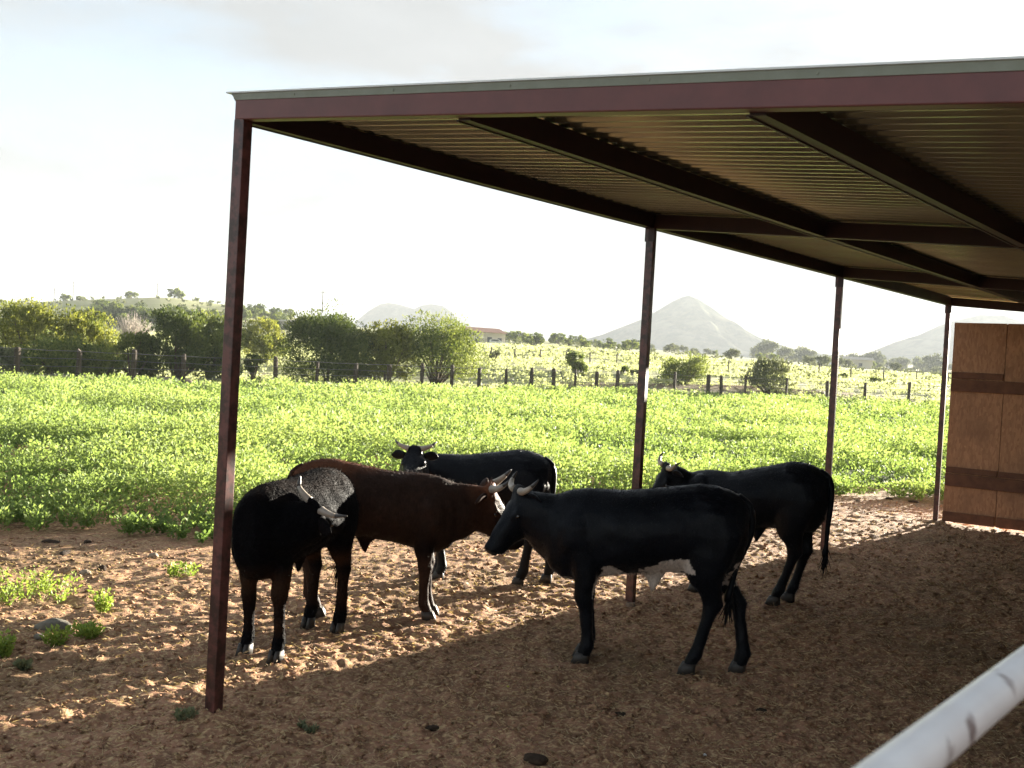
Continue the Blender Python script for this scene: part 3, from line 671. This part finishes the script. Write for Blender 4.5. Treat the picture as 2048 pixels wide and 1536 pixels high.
# ------------------------------------------------------------------ foliage
def leaves(P, D, ln, wd, tint, r=rng):
    "diamond leaves: P base, D direction (unit), ln length, wd half width"
    n = len(P); s = np.cross(D, r.normal(0, 1, (n, 3))); s /= np.linalg.norm(s, axis=1)[:, None]+1e-9
    nrm = np.cross(s, D)
    V = np.stack([P, P+D*(ln*.45)[:, None]+s*wd[:, None]+nrm*(ln*.08)[:, None], P+D*ln[:, None]+nrm*(-ln*.06)[:, None], P+D*(ln*.45)[:, None]-s*wd[:, None]+nrm*(ln*.08)[:, None]], 1)
    return V.reshape(-1, 3), np.arange(n*4).reshape(-1, 4), np.repeat(tint, 4)[:, None]
def unit(a): return a/(np.linalg.norm(a, axis=1)[:, None]+1e-9)
def plants(px, py, pz, ph, nl, size, tone):
    n = len(px); idx = np.repeat(np.arange(n), nl); m = len(idx)
    az = rng.random(m)*2*np.pi; u = rng.random(m)**.75; hh = ph[idx]
    rad = hh*(.12+.42*u)*rng.random(m)**.5
    P = np.stack([px[idx]+np.cos(az)*rad, py[idx]+np.sin(az)*rad, pz[idx]+hh*u*(.75+.3*rng.random(m))], -1)
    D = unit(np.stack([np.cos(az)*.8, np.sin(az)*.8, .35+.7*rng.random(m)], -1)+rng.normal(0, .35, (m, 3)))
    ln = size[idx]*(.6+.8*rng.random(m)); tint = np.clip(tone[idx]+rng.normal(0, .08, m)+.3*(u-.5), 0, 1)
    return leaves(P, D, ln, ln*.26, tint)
VV, QQ, CC = [], [], []; off = 0
def field_band(y0, y1, dens, nl, size, hgt):
    global off
    area = (y1-y0)*(y1*1.15+6); n = int(area*dens); y = y0+(y1-y0)*rng.random(n); x = (rng.random(n)-.5)*(y1*1.15+6)+.02*y
    ok = (y > edge_y(x)+.10) & (np.hypot(x, y) < 200); x, y = x[ok], y[ok]
    ye = edge_y(x); k = np.clip((y-ye)/1.7, 0, 1)
    patch = noise2(x, y, 2.3, 71)+.6*noise2(x, y, .8, 72)
    keep = rng.random(len(x)) < np.clip(.85+patch*1.6+(k < .5), .12, 1); x, y, k, patch = x[keep], y[keep], k[keep], patch[keep]
    h = hgt*(.56+.44*k)*(.72+.40*rng.random(len(x))+1.05*patch); h = np.clip(h, .08, 1.0)
    # the fence line bounds the crop on the far side
    fy = np.interp(x, FX, FY); ok = y < fy+.3; x, y, h, patch = x[ok], y[ok], h[ok], patch[ok]
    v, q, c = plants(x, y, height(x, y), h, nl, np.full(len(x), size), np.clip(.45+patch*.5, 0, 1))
    VV.append(v); QQ.append(q+off); CC.append(c); off += len(v)
# fence line of the field
FA = AT(33, 780, 46.0); FB = AT(1234, 790, 78.0); FC = AT(1349, 800, 79.5); FD = AT(1900, 815, 77.0)
FX = [-60, FA.x-18, FA.x, FB.x, FC.x, FD.x, 90]; FY = [26, FA.y-11, FA.y, FB.y, FC.y, FD.y, FD.y-3]
field_band(8, 14, 26, 80, .043, .36)
field_band(14, 20, 22, 52, .052, .40)
field_band(20, 30, 13, 38, .066, .42)
field_band(30, 46, 7, 28, .092, .44)
field_band(46, 82, 3.6, 22, .135, .46)
field_band(9, 18, 1.3, 90, .045, .60)       # scattered taller plants break the even top
field_band(18, 34, .7, 60, .080, .58)
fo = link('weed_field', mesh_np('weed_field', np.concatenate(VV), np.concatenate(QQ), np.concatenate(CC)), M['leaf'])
tag(fo, 'dense knee-high bright green weeds filling the field behind the yard', 'weeds', kind='stuff')

def small_weed(px, py, r, h, n, label, cat='weed', m='weed', grp=None, size=.05):
    g = G(px, py); k = max(6, int(n)); a = rng.random(k)*6.28; q = np.sqrt(rng.random(k))*r
    x = g.x+np.cos(a)*q; y = g.y+np.sin(a)*q*1.0; z = np.array([gz(u, v) for u, v in zip(x, y)])-.01
    v, f, c = plants(x-g.x, y-g.y, z, np.full(k, h)*(.6+.6*rng.random(k)), 40, np.full(k, size*.55), np.full(k, .6))
    o = link('weed_clump', mesh_np('weed_clump', v, f, c), M[m]); o.location = (g.x, g.y, 0); tag(o, label, cat, grp)
small_weed(10, 1190, .50, .13, 44, 'wide yellow green weed patch on the bare dirt at the left edge')
small_weed(204, 1222, .008, .15, 9, 'single small upright weed on the dirt left of the first post')
small_weed(112, 1285, .06, .10, 7, 'pale low weed just below the large dark stone')
small_weed(180, 1270, .07, .08, 12, 'sprawling pale weed to the right of the large dark stone')
small_weed(6, 1312, .03, .12, 10, 'small weed cut by the left edge below the weed patch')
small_weed(48, 1332, .015, .05, 6, 'tiny grey green sprig on the dirt at the lower left', m='sage')
small_weed(365, 1150, .09, .11, 8, 'thin yellow green weed just left of the first post')
small_weed(620, 1452, .05, .03, 5, 'flattened grey green sprig on the shaded dirt right of the first post', m='sage', size=.035)
small_weed(375, 1440, .05, .05, 5, 'grey green sprig at the foot of the first post', m='sage', size=.04)

def stone(px, py, sx, sy, sz, m, label, name='stone', seed=1, z=None):
    g = G(px, py); bm = bmesh.new(); bmesh.ops.create_icosphere(bm, subdivisions=4, radius=1)
    sd = seed*1.7
    for v in bm.verts:
        p = v.co; k = 1+.28*float(noise2(np.array([p.x+p.z*.6+sd]), np.array([p.y-p.z*.5]), .9, 81)[0])+.14*float(noise2(np.array([p.x+sd]), np.array([p.y+p.z]), .35, 82)[0])
        v.co = Vector((p.x*sx, p.y*sy, max(p.z, -.5)*sz))*k
    me = bpy.data.meshes.new(name); bm.to_mesh(me); bm.free()
    o = link(name, me, m, None, True); o.location = (g.x, g.y, (gz(g.x, g.y) if z is None else z)+sz*.30); o.rotation_euler = (0, 0, seed)
    tag(o, label, 'stone' if name == 'stone' else 'dung'); return o
stone(105, 1258, .105, .06, .050, M['rock'], 'large dark flat stone lying on the dirt at the left', seed=.1)
stone(78, 1274, .035, .03, .022, M['rock'], 'small dark stone touching the large dark stone', seed=2)
stone(102, 1085, .085, .05, .025, M['dung'], 'dark flat dung pat at the edge of the weeds on the left', 'dung_pat', 3)
stone(175, 1085, .035, .03, .025, M['dung'], 'dark clod at the weed edge right of the flat dung pat', 'dung_pat', 4)
stone(204, 1135, .045, .035, .03, M['dung'], 'round dark dung lump in the sunlit dirt', 'dung_pat', 5)
stone(306, 1112, .045, .035, .035, M['palerock'], 'pale rounded stone in the sunlit dirt near the weeds', seed=6)
stone(170, 1145, .045, .03, .03, M['palerock'], 'pale flat stone beside the round dung lump', seed=7)
stone(130, 1105, .10, .04, .015, M['dung'], 'long thin dark clod below the flat dung pat', 'dung_pat', 8)
stone(1683, 986, .075, .06, .05, M['rock'], 'dark stone at the field edge right of the third post', seed=9)
stone(1716, 1002, .03, .03, .02, M['rock'], 'small stone on the dirt right of the third post', seed=10)
stone(1778, 997, .09, .05, .03, M['dung'], 'flat dark lump at the field edge before the back wall', 'dung_pat', 11)
stone(1828, 1003, .08, .05, .02, M['dung'], 'brown clod nearest the back wall at the field edge', 'dung_pat', 12)
stone(1410, 1507, .0085, .0085, .008, M['white'], 'tiny bright white pebble on the shaded dirt at the bottom', seed=13)
stone(1016, 1377, .010, .007, .006, mat('yellow leaf', (.45, .42, .05), .6), 'tiny yellow green pebble on the shaded dirt in the middle', seed=14)
stone(1070, 1530, .06, .045, .02, M['dung'], 'dark dung pat at the bottom edge', 'dung_pat', 15)
stone(865, 1450, .035, .028, .012, M['dung'], 'dark dung lump on the shaded dirt near the middle bottom', 'dung_pat', 16)
stone(1240, 1425, .05, .035, .012, M['dung'], 'dark dung pat below the near bull', 'dung_pat', 17)
stone(1525, 1420, .04, .03, .014, M['dung'], 'dark dung pat between the near bull and the white rail', 'dung_pat', 18)

# clods and straw litter
def scatter(n, r0, r1, amax=.62):
    r = np.sqrt(rng.random(n)*(r1**2-r0**2)+r0**2)
    r = r0*np.exp(rng.random(n)*math.log(r1/r0)); a = (rng.random(n)-.5)*2*amax
    x, y = r*np.sin(a), r*np.cos(a); ok = y < edge_y(x)-.02; return x[ok], y[ok]
x, y = scatter(34000, 2.6, 18.5); z = yard_relief(x, y)+height(x, y); n = len(x)
sz = (.004+.012*rng.random(n)**2)*(1+.4*(np.hypot(x, y)/8))
oc = np.array([[1, 0, 0], [0, 1, 0], [-1, 0, 0], [0, -1, 0], [0, 0, 1.0], [0, 0, -1]])
fc = np.array([[0, 1, 4], [1, 2, 4], [2, 3, 4], [3, 0, 4], [1, 0, 5], [2, 1, 5], [3, 2, 5], [0, 3, 5]])
sc3 = np.stack([sz*(.7+.9*rng.random(n)), sz*(.7+.9*rng.random(n)), sz*(.35+.5*rng.random(n))], -1)
Vc = oc[None]*sc3[:, None]*(1+rng.normal(0, .22, (n, 6, 1))); an = rng.random(n)*6.28; ca, sa = np.cos(an)[:, None], np.sin(an)[:, None]
Vc = np.stack([Vc[..., 0]*ca-Vc[..., 1]*sa+x[:, None], Vc[..., 0]*sa+Vc[..., 1]*ca+y[:, None], Vc[..., 2]+(z+sz*.2)[:, None]], -1).reshape(-1, 3)
Qc = (fc[None]+np.arange(n)[:, None, None]*6).reshape(-1, 3)
tag(link('clods', mesh_np('clods', Vc, Qc), M['dirt']), 'loose clods of dirt and dry dung scattered over the yard', 'clods', kind='stuff')
x, y = scatter(90000, 2.6, 18); z = yard_relief(x, y)+height(x, y)+.004; n = len(x); a = rng.random(n)*6.28
Vs, Qs, Cs = leaves(np.stack([x, y, z], -1), unit(np.stack([np.cos(a), np.sin(a), rng.normal(.22, .25, n)], -1)), .015+.055*rng.random(n)**2, np.full(n, .0014)*(1+np.hypot(x, y)/12), rng.random(n))
tag(link('straw_litter', mesh_np('straw_litter', Vs, Qs, Cs), M['straw']), 'bits of straw and dry stalks strewn over the yard', 'straw', kind='stuff')

# ------------------------------------------------------------------ trees
def crown_mesh(name, w, h, base, n, leaf, seed, lumps=26, up=.5, fill=.35, tone=0.5, open_=0.0):
    r = np.random.default_rng(seed)
    a = r.random(lumps)*6.28; el = r.random(lumps)**.8; rad = np.sqrt(np.clip(1-(el*1.02-.12)**2*.95, .03, 1))*(.35+.65*r.random(lumps)**.6)
    cx = np.cos(a)*rad*w*.5*.80; cy = np.sin(a)*rad*w*.5*.80; cz = base+(h-base)*(.08+.76*el)
    cr = (.16+.12*r.random(lumps))*w*.62
    k = r.integers(0, lumps, n); d = unit(r.normal(0, 1, (n, 3)))
    shell = np.where(r.random(n) < fill, r.random(n)**.5, 1-.25*r.random(n))
    tuft = r.normal(0, .10, (lumps*14, 3)); ti = r.integers(0, 14, n)
    dt = unit(d*.45+unit(r.normal(0, 1, (lumps*14, 3)))[k*14+ti]*.9)
    P = np.stack([cx[k], cy[k], cz[k]], -1)+dt*(cr[k]*shell*(.62+.75*r.random(lumps*14)[k*14+ti]))[:, None]*np.array([1, 1, .95])
    P[:, 2] = np.clip(P[:, 2], base*.6, None)
    D = unit(dt*.6+np.array([0, 0, up])+r.normal(0, .35, (n, 3))); ln = leaf*(.6+.9*r.random(n))
    tint = np.clip(tone+(r.random(lumps)[k]-.5)*.5+r.normal(0, .18, n), 0, 1)
    V, Q, C = leaves(P, D, ln, ln*.30, tint, r); return mesh_np(name, V, Q, C), list(zip(cx, cy, cz))
def trunk_mb(base, h, w, pts, seed, thick=.12, limbs=9):
    rr_ = random.Random(seed); mb = MB(); th = thick
    mb.tube([(0, 0, -.2), (.03*rr_.uniform(-1, 1), 0, base*.6), (.05, .02, base+.25*(h-base))], [th*1.3, th, th*.7], 9)
    for p in rr_.sample(pts, min(limbs, len(pts))):
        q = Vector((p[0]*.35+rr_.uniform(-.1, .1), p[1]*.35, base*.7+(p[2]-base)*.35)); s = Vector((p[0]*.05, p[1]*.05, base*.15))
        mb.tube([s, q, Vector(p)*.8+q*.2, Vector(p)], [th*.75, th*.5, th*.3, th*.12], 6)
    return mb
def tree(name, px, pyb, Yd, wpx, hpx, mname, label, cat, seed, n=9000, leaf=.13, base=.12, lumps=26, group=None, up=.5, fill=.35, tone=.5, limbs=9, thick=.1):
    g = AT(px, pyb, Yd); x, y = g.x, g.y; z = hz(x, y); w = wpx*Yd/F; h = AT(px, pyb-hpx, Yd).z - z
    o = empty(name, (x, y, z), 0, label, cat, group)
    w *= 1.22
    cm, pts = crown_mesh('crown', w, h, base*h, int(n*1.25), leaf, seed, lumps, up, fill, tone)
    link('crown', cm, M[mname], o); trunk_mb(base*h, h, w, pts, seed, thick, limbs).build('trunk', M['bark'], o, True); return o
tree('juniper_tree', 62, 748, 60, 190, 140, 'juniper_light', 'large yellow green juniper at the far left, tallest of the left clump', 'tree', 101, 13000, .12, .05, 46, up=.8)
tree('juniper_tree', 165, 748, 61, 130, 138, 'juniper_light', 'rounded yellow green juniper right of the largest one in the left clump', 'tree', 102, 10000, .12, .05, 36, up=.8)
tree('juniper_tree', 110, 757, 55.5, 160, 78, 'juniper_mid', 'low dark juniper in front of the yellow green left clump', 'tree', 103, 8000, .12, .03, 28)
tree('juniper_tree', 195, 757, 56, 90, 70, 'juniper_mid', 'small dark juniper at the right foot of the left clump', 'tree', 104, 6000, .12, .03, 22)
tree('juniper_tree', 5, 757, 52, 85, 72, 'sage', 'pale bluish green bush at the left edge behind the fence', 'bush', 105, 5000, .12, .03, 20, up=.9)
tree('juniper_tree', 262, 752, 59, 80, 90, 'juniper_mid', 'dark juniper just right of the gap in the left trees', 'tree', 106, 6000, .12, .03, 22)
tree('juniper_tree', 350, 752, 60, 135, 140, 'juniper_dark', 'tall dark green juniper with gaps left of the first post', 'tree', 107, 14000, .12, .02, 44, up=.9, fill=.35)
tree('juniper_tree', 418, 752, 62, 115, 138, 'juniper_mid', 'dark juniper half hidden behind the first post', 'tree', 108, 12000, .12, .02, 38, up=.8, fill=.45)
tree('juniper_tree', 530, 722, 96, 92, 84, 'juniper_light', 'round yellow green juniper right of the first post, set back', 'tree', 109, 7000, .17, .08, 24)
tree('juniper_tree', 506, 752, 60, 34, 56, 'juniper_dark', 'small dark bush beside the first post behind the fence', 'bush', 110, 2200, .1, .03, 12)
tree('juniper_tree', 655, 748, 68, 190, 132, 'juniper_dark', 'big dense green juniper right of the first post', 'tree', 111, 24000, .125, .02, 60, fill=.5)
tree('juniper_tree', 770, 746, 70, 110, 108, 'juniper_light', 'sunlit green juniper on the right side of the big dense one', 'tree', 112, 13000, .125, .03, 36, fill=.5)
tree('open_tree', 872, 742, 73, 176, 112, 'juniper_mid', 'spreading open tree with bare lower limbs in the middle distance', 'tree', 113, 17000, .12, .20, 44, fill=.35, limbs=16, thick=.12)
tree('juniper_bush', 1152, 744, 95, 46, 40, 'juniper_mid', 'small ball shaped bush alone in the middle of the pasture', 'bush', 114, 3000, .13, .10, 14)
tree('juniper_bush', 1368, 772, 90, 100, 62, 'juniper_mid', 'broad rounded dark bush right of the second post', 'bush', 115, 6500, .13, .05, 26)
tree('juniper_bush', 1535, 782, 84, 92, 66, 'sage', 'loose pale green bush left of the third post', 'bush', 116, 4500, .14, .05, 22, up=.9, fill=.15)
tree('juniper_bush', 1250, 756, 100, 18, 22, 'juniper_mid', 'small upright bush just left of the second post', 'bush', 117, 900, .13, .05, 8)
tree('juniper_bush', 1268, 756, 100, 18, 14, 'sage', 'tiny rusty bush against the second post', 'bush', 118, 700, .13, .05, 8)
tree('juniper_bush', 1048, 736, 110, 10, 12, 'sage', 'tiny golden bush low on the pasture slope in the middle', 'bush', 119, 400, .13, .05, 6)
tree('juniper_bush', 990, 722, 118, 26, 20, 'sage', 'small brown bush at the right foot of the open tree', 'bush', 120, 1000, .14, .05, 8)
tree('juniper_bush', 1753, 768, 118, 26, 10, 'juniper_mid', 'low dark bush in the pasture right of the third post', 'bush', 121, 900, .15, .05, 8)
tree('juniper_bush', 1687, 756, 130, 18, 8, 'juniper_mid', 'flat small bush in the pasture behind the third post', 'bush', 122, 600, .15, .05, 8)
# bare twiggy tree behind
def twig_tree(px, pyb, Yd, wpx, hpx, label):
    g = AT(px, pyb, Yd); z = hz(g.x, g.y); w = wpx*Yd/F; h = AT(px, pyb-hpx, Yd).z - z; o = empty('bare_tree', (g.x, g.y, z), 0, label, 'tree')
    rr_ = random.Random(9); mt_ = mat('pale bare twigs', (.42, .36, .30), .9)
    mb = MB(); mb.tube([(0, 0, -.2), (0, 0, h*.25)], [.16, .12], 7); mb.build('trunk', mt_, o, True)
    mb = MB()
    for k in range(240):
        a = rr_.uniform(0, 6.28); r = rr_.random()**.6*w*.5; t = h*(.55+.45*rr_.random())*(1-.35*(r/(w*.5))**2); e = Vector((math.cos(a)*r, math.sin(a)*r, t)); s = Vector((e.x*.2, e.y*.2, h*.12))
        mid = s.lerp(e, .5)+Vector((rr_.gauss(0, .15), rr_.gauss(0, .15), 0)); mb.tube([s, mid, e], [.035, .025, .012], 4)
    mb.build('twigs', mt_, o, True)
twig_tree(262, 700, 120, 90, 80, 'bare pale grey twiggy tree above the gap between the left junipers')

# far scrub: one set of shared crowns, individual copies
protos = []
for q, (mn, sd) in enumerate((('juniper_dark', 201), ('juniper_mid', 202), ('sage', 203), ('juniper_mid', 204))):
    cm, pts = crown_mesh('crown', 4.6, 3.6, .3, 900, .42, sd, 12, tone=.45); cm.materials.append(M[mn])
    tm = trunk_mb(.4, 3.4, 4.5, pts, sd, .15, 3).build('trunk', M['bark'], None, True); protos.append((cm, tm.data)); bpy.data.objects.remove(tm)
def far_tree(px, Yd, s, q, grp, lab, sq=1.0):
    g = AT(px, 700, Yd); o = empty('distant_tree', (g.x, g.y, hz(g.x, g.y)-.1), random.random()*6.28, lab, 'tree', grp); o.scale = (s, s, s*sq)
    cr = bpy.data.objects.new('crown', protos[q][0]); COL.objects.link(cr); cr.parent = o
    tr = bpy.data.objects.new('trunk', protos[q][1]); COL.objects.link(tr); tr.parent = o
R5 = random.Random(11)
for k in range(125):     # belt of trees half way up the left hill
    px = R5.choice([R5.uniform(170, 440), R5.uniform(170, 440), R5.uniform(440, 650)])
    far_tree(px, R5.uniform(250, 305) if px < 440 else R5.uniform(290, 400), R5.uniform(.5, 1.0), R5.choice([0, 0, 1]), 'trees on the left hill', 'dark tree in the belt along the foot of the left hill')
for px, s in ((128, 1.25), (156, .9), (258, 1.3), (343, 1.6), (357, 1.1), (390, .7), (418, .6), (2, .8), (66, .5), (232, .5)):
    far_tree(px, 450, s, 1, 'trees on the hilltop', 'lone tree on the skyline of the left hill', .8)
for k in range(34):
    px = R5.uniform(990, 1260)+R5.random()**2*60; far_tree(px, R5.uniform(260, 420), R5.uniform(.5, 1.2), R5.choice([0, 1, 1]), 'trees on the middle rise', 'small dark tree on the rise left of the cone mountain', .9)
for k in range(38):
    px = R5.uniform(1260, 1900); far_tree(px, R5.uniform(260, 600), R5.uniform(.6, 1.2), R5.choice([2, 2, 1]), 'trees on the far flat', 'hazy round tree on the flat below the mountains', .8)
for k in range(50):
    px = R5.uniform(1500, 1960); far_tree(px, R5.uniform(600, 1000), R5.uniform(1.6, 3.4), 2, 'hazy cottonwoods', 'large hazy tree before the right mountain', .9)

# low pasture tufts beyond the fence
def tufts(n, y0, y1, size, h, name, mname, lab, xr):
    y = y0*np.exp(rng.random(n)*math.log(y1/y0)); x = (xr[0]+(xr[1]-xr[0])*rng.random(n))*y
    ok = y > np.interp(x, FX, FY)+1.0; x, y = x[ok], y[ok]; pt = noise2(x, y, 6, 91); ok = rng.random(len(x)) < .5+pt*1.4; x, y = x[ok], y[ok]
    s = size*(y/90); v, q, c = plants(x, y, height(x, y), h*(.5+rng.random(len(x))), 9, s, np.full(len(x), .5))
    tag(link(name, mesh_np(name, v, q, c), M[mname]), lab, 'grass', kind='stuff')
tufts(42000, 48, 260, .20, .26, 'pasture_grass', 'drygrass', 'pale dry grass tufts over the pasture beyond the fence', (-.55, .55))
tufts(4200, 48, 420, .26, .42, 'sagebrush', 'sage', 'grey green sagebrush dotted over the pasture beyond the fence', (-.55, .55))

def boulder(px, py, Yd, w, h, label, sd):
    g = AT(px, py, Yd); o = stone(1000, 1200, w, w*.7, h, M['palerock'], label, 'stone', sd, 0); o.location = (g.x, g.y, hz(g.x, g.y)+h*.3)
boulder(170, 748, 50, .55, .35, 'pale boulder beside the second fence post from the left', 3.3)
boulder(120, 742, 54, .9, .30, 'long pale boulder under the left junipers', 4.4)
boulder(340, 744, 56, .8, .35, 'pale boulder under the tall dark juniper', 5.5)
boulder(372, 752, 53, .35, .30, 'pale boulder at the fourth fence post from the left', 6.6)

# ------------------------------------------------------------------ wire fences
def fence(name, pts, hgt, rad, wires, label, group, seed, square=False, skipw=()):
    "pts: list of world (x, y) of the posts in order"
    x0_, y0_ = pts[0]; z0 = hz(x0_, y0_); root = empty(name, (x0_, y0_, z0), 0, label, 'fence'); rr_ = random.Random(seed); inv = Matrix.Translation((-x0_, -y0_, -z0))
    tops = []
    for k, (x, y) in enumerate(pts):
        z = hz(x, y); h = hgt*(1+rr_.uniform(-.07, .07)); r = rad*(1+rr_.uniform(-.25, .25)); lx, ly = rr_.gauss(0, .02)*h, rr_.gauss(0, .02)*h
        mb = MB(); R = []
        for t in (0, .25, .5, .75, .97, 1.0):
            q = r*(1+rr_.uniform(-.13, .13))*(1 if t < 1 else .7); R.append(((x+lx*t, y+ly*t, z-.3+(h+.3)*t), (q, 0, rr_.gauss(0, .03)), (0, q, 0)))
        mb.rings(R, 7); o = mb.build('fence_post', M['postwood'], root); o.matrix_parent_inverse = inv
        tops.append(Vector((x, y, z)))
    for wz in wires:
        mb = MB(); P = []
        for k, p in enumerate(tops): P.append(p+Vector((0, -rad, wz*hgt+rr_.gauss(0, .012))))
        P2_ = []
        for a, b in zip(P[:-1], P[1:]): P2_ += [a, a.lerp(b, .5)-UZ*.025]
        P2_.append(P[-1]); mb.tube(P2_, .011 if hgt < 1.6 else .014, 4); o = mb.build('fence_wire', M['wire'], root); o.matrix_parent_inverse = inv
pxs = [-90, 33, 157, 267, 368, 461, 551, 633, 711, 778, 843, 903, 958, 1012, 1062, 1107, 1150, 1192, 1234, 1278]
pts = []
for p in pxs:           # meet each post's bearing with the straight fence line
    b = (p-1024)/F + .0; d = FB-FA; t = (b*FA.y-FA.x)/(d.x-b*d.y); pts.append((FA.x+d.x*t, FA.y+d.y*t))
fence('field_fence', pts, 1.62, .115, (.93, .72, .52, .30, .10), 'weathered post and wire fence along the left and middle back of the field', None, 1)
pts = []
for p in (1278, 1349, 1416, 1443, 1490, 1572, 1655, 1730, 1817, 1905, 2000, 2100):
    b = (p-1024)/F; d = FD-FC; t = (b*FC.y-FC.x)/(d.x-b*d.y); pts.append((FC.x+d.x*t, FC.y+d.y*t))
fence('field_fence', pts, 1.62, .11, (.93, .72, .52, .30, .10), 'wooden post and wire fence along the back of the field, right of the second post', None, 2)
pts = [(AT(p, 720, y).x, y) for p, y in ((933, 128), (982, 130), (1030, 131), (1080, 132), (1131, 133), (1181, 134), (1234, 135), (1290, 135.5), (1345, 136), (1400, 136.5), (1458, 137), (1518, 137.5), (1577, 137), (1639, 136.5), (1704, 136), (1769, 135), (1835, 134), (1900, 133), (1970, 132), (2040, 131))]
fence('pasture_fence', pts, 1.45, .085, (.95, .55, .2), 'second fence of thin dark posts crossing the pasture slope farther back', None, 3)

# ------------------------------------------------------------------ far buildings and poles
def house(px, pyb, Yd, w, d_, h, rot, label, roofm, wins):
    g = AT(px, pyb, Yd); z = hz(g.x, g.y)-.3; o = empty('farm_building', (g.x, g.y, z), rot, label, 'building')
    mb = MB(); mb.box((-w/2, -d_/2, 0), (w, 0, 0), (0, d_, 0), (0, 0, h)); mb.build('wall', M['stucco'], o)
    mb = MB(); V = [(-w/2-.4, -d_/2-.4, h+.02), (w/2+.4, -d_/2-.4, h+.02), (w/2+.4, d_/2+.4, h+.02), (-w/2-.4, d_/2+.4, h+.02), (-w/2-.4, 0, h+d_*.14), (w/2+.4, 0, h+d_*.14)]
    mb.add(V, [(0, 1, 5, 4), (2, 3, 4, 5), (0, 4, 3), (1, 2, 5), (0, 3, 2, 1)]); mb.build('roof', roofm, o)
    for (x, zz, ww, hh) in wins:
        mb = MB(); mb.box((x, -d_/2-.03, zz), (ww, 0, 0), (0, .04, 0), (0, 0, hh)); mb.build('window', M['glass'], o)
house(958, 686, 250, 9, 8, 3.2, .5, 'cream farm building with a low rust coloured roof on the rise behind the open tree', M['roofrust'], [(-3, 1, 1.1, 1.2), (0, 1, 1.1, 1.2), (2.6, 0, 1.0, 2.1)])
house(578, 652, 300, 5, 4, 2.4, .2, 'tiny pale shed among the hill trees right of the first post', M['stucco'], [(-1, .8, 1, 1)])
house(1710, 728, 420, 12, 8, 3.4, -.2, 'low white building far off behind the third post', M['stucco'], [(-3, 1, 1.2, 1.2), (1, 1, 1.2, 1.2)])
def pole(px, Yd, h, label):
    g = AT(px, 700, Yd); o = empty('utility_pole', (g.x, g.y, hz(g.x, g.y)), 0, label, 'utility pole')
    mb = MB(); mb.tube([(0, 0, -.5), (0, 0, h)], [.16, .10], 8); mb.build('pole', M['postwood'], o, True)
    mb = MB(); mb.box((-1.1, -.06, h-.9), (2.2, 0, 0), (0, .12, 0), (0, 0, .12)); mb.build('crossarm', M['postwood'], o)
pole(141, 445, 8.5, 'thin utility pole on the hilltop beside the leftmost skyline trees')
pole(103, 400, 5, 'short pale utility pole on the hill above the left junipers')
pole(309, 440, 6, 'utility pole on the hilltop left of the round skyline tree pair')
pole(640, 330, 12, 'tall thin utility pole above the big dense juniper')
# parked pale car beside the farm building
def car(px, Yd, label):
    g = AT(px, 690, Yd); o = empty('parked_car', (g.x, g.y, hz(g.x, g.y)), .3, label, 'car')
    prof = [(-2.2, .35), (-2.2, .85), (-1.9, .95), (-1.3, 1.42), (.5, 1.45), (1.2, 1.0), (2.1, .85), (2.25, .6), (2.25, .35)]
    mb = MB(); n = len(prof); V = [(x, -.85, z) for x, z in prof]+[(x, .85, z) for x, z in prof]
    mb.add(V, [tuple(range(n)), tuple(range(2*n-1, n-1, -1))]+[(k, (k+1) % n, (k+1) % n+n, k+n) for k in range(n)]); mb.build('body', M['white'], o)
    mb = MB(); V = [(-1.2, -.87, 1.0), (.9, -.87, 1.0), (.4, -.87, 1.36), (-1.1, -.87, 1.36)]; mb.add(V+[(x, .87, z) for x, y, z in V], [(0, 1, 2, 3), (7, 6, 5, 4), (0, 4, 5, 1), (1, 5, 6, 2), (2, 6, 7, 3), (3, 7, 4, 0)]); mb.build('window', M['glass'], o)
    for x in (-1.4, 1.4):
        for y in (-.8, .8):
            mb = MB(); mb.tube([(x, y-.1, .33), (x, y+.1, .33)], .33, 14); mb.build('wheel', mat('tyre', (.02, .02, .02), .8), o)
car(990, 248, 'pale car parked at the right end of the cream farm building')

# ------------------------------------------------------------------ haze
hb = MB(); hb.box((-4300, -4300, -16), (8600, 0, 0), (0, 8600, 0), (0, 0, 176))
hm = bpy.data.materials.new('haze'); hm.use_nodes = True; nt = hm.node_tree; nt.nodes.clear()
pv = N(nt, 'ShaderNodeVolumePrincipled'); pv.inputs['Color'].default_value = (.47, .505, .54, 1); pv.inputs['Density'].default_value = 3.3e-4; pv.inputs['Anisotropy'].default_value = .0
ou = N(nt, 'ShaderNodeOutputMaterial'); nt.links.new(pv.outputs[0], ou.inputs['Volume'])
ho = hb.build('haze', hm); tag(ho, kind='stuff')
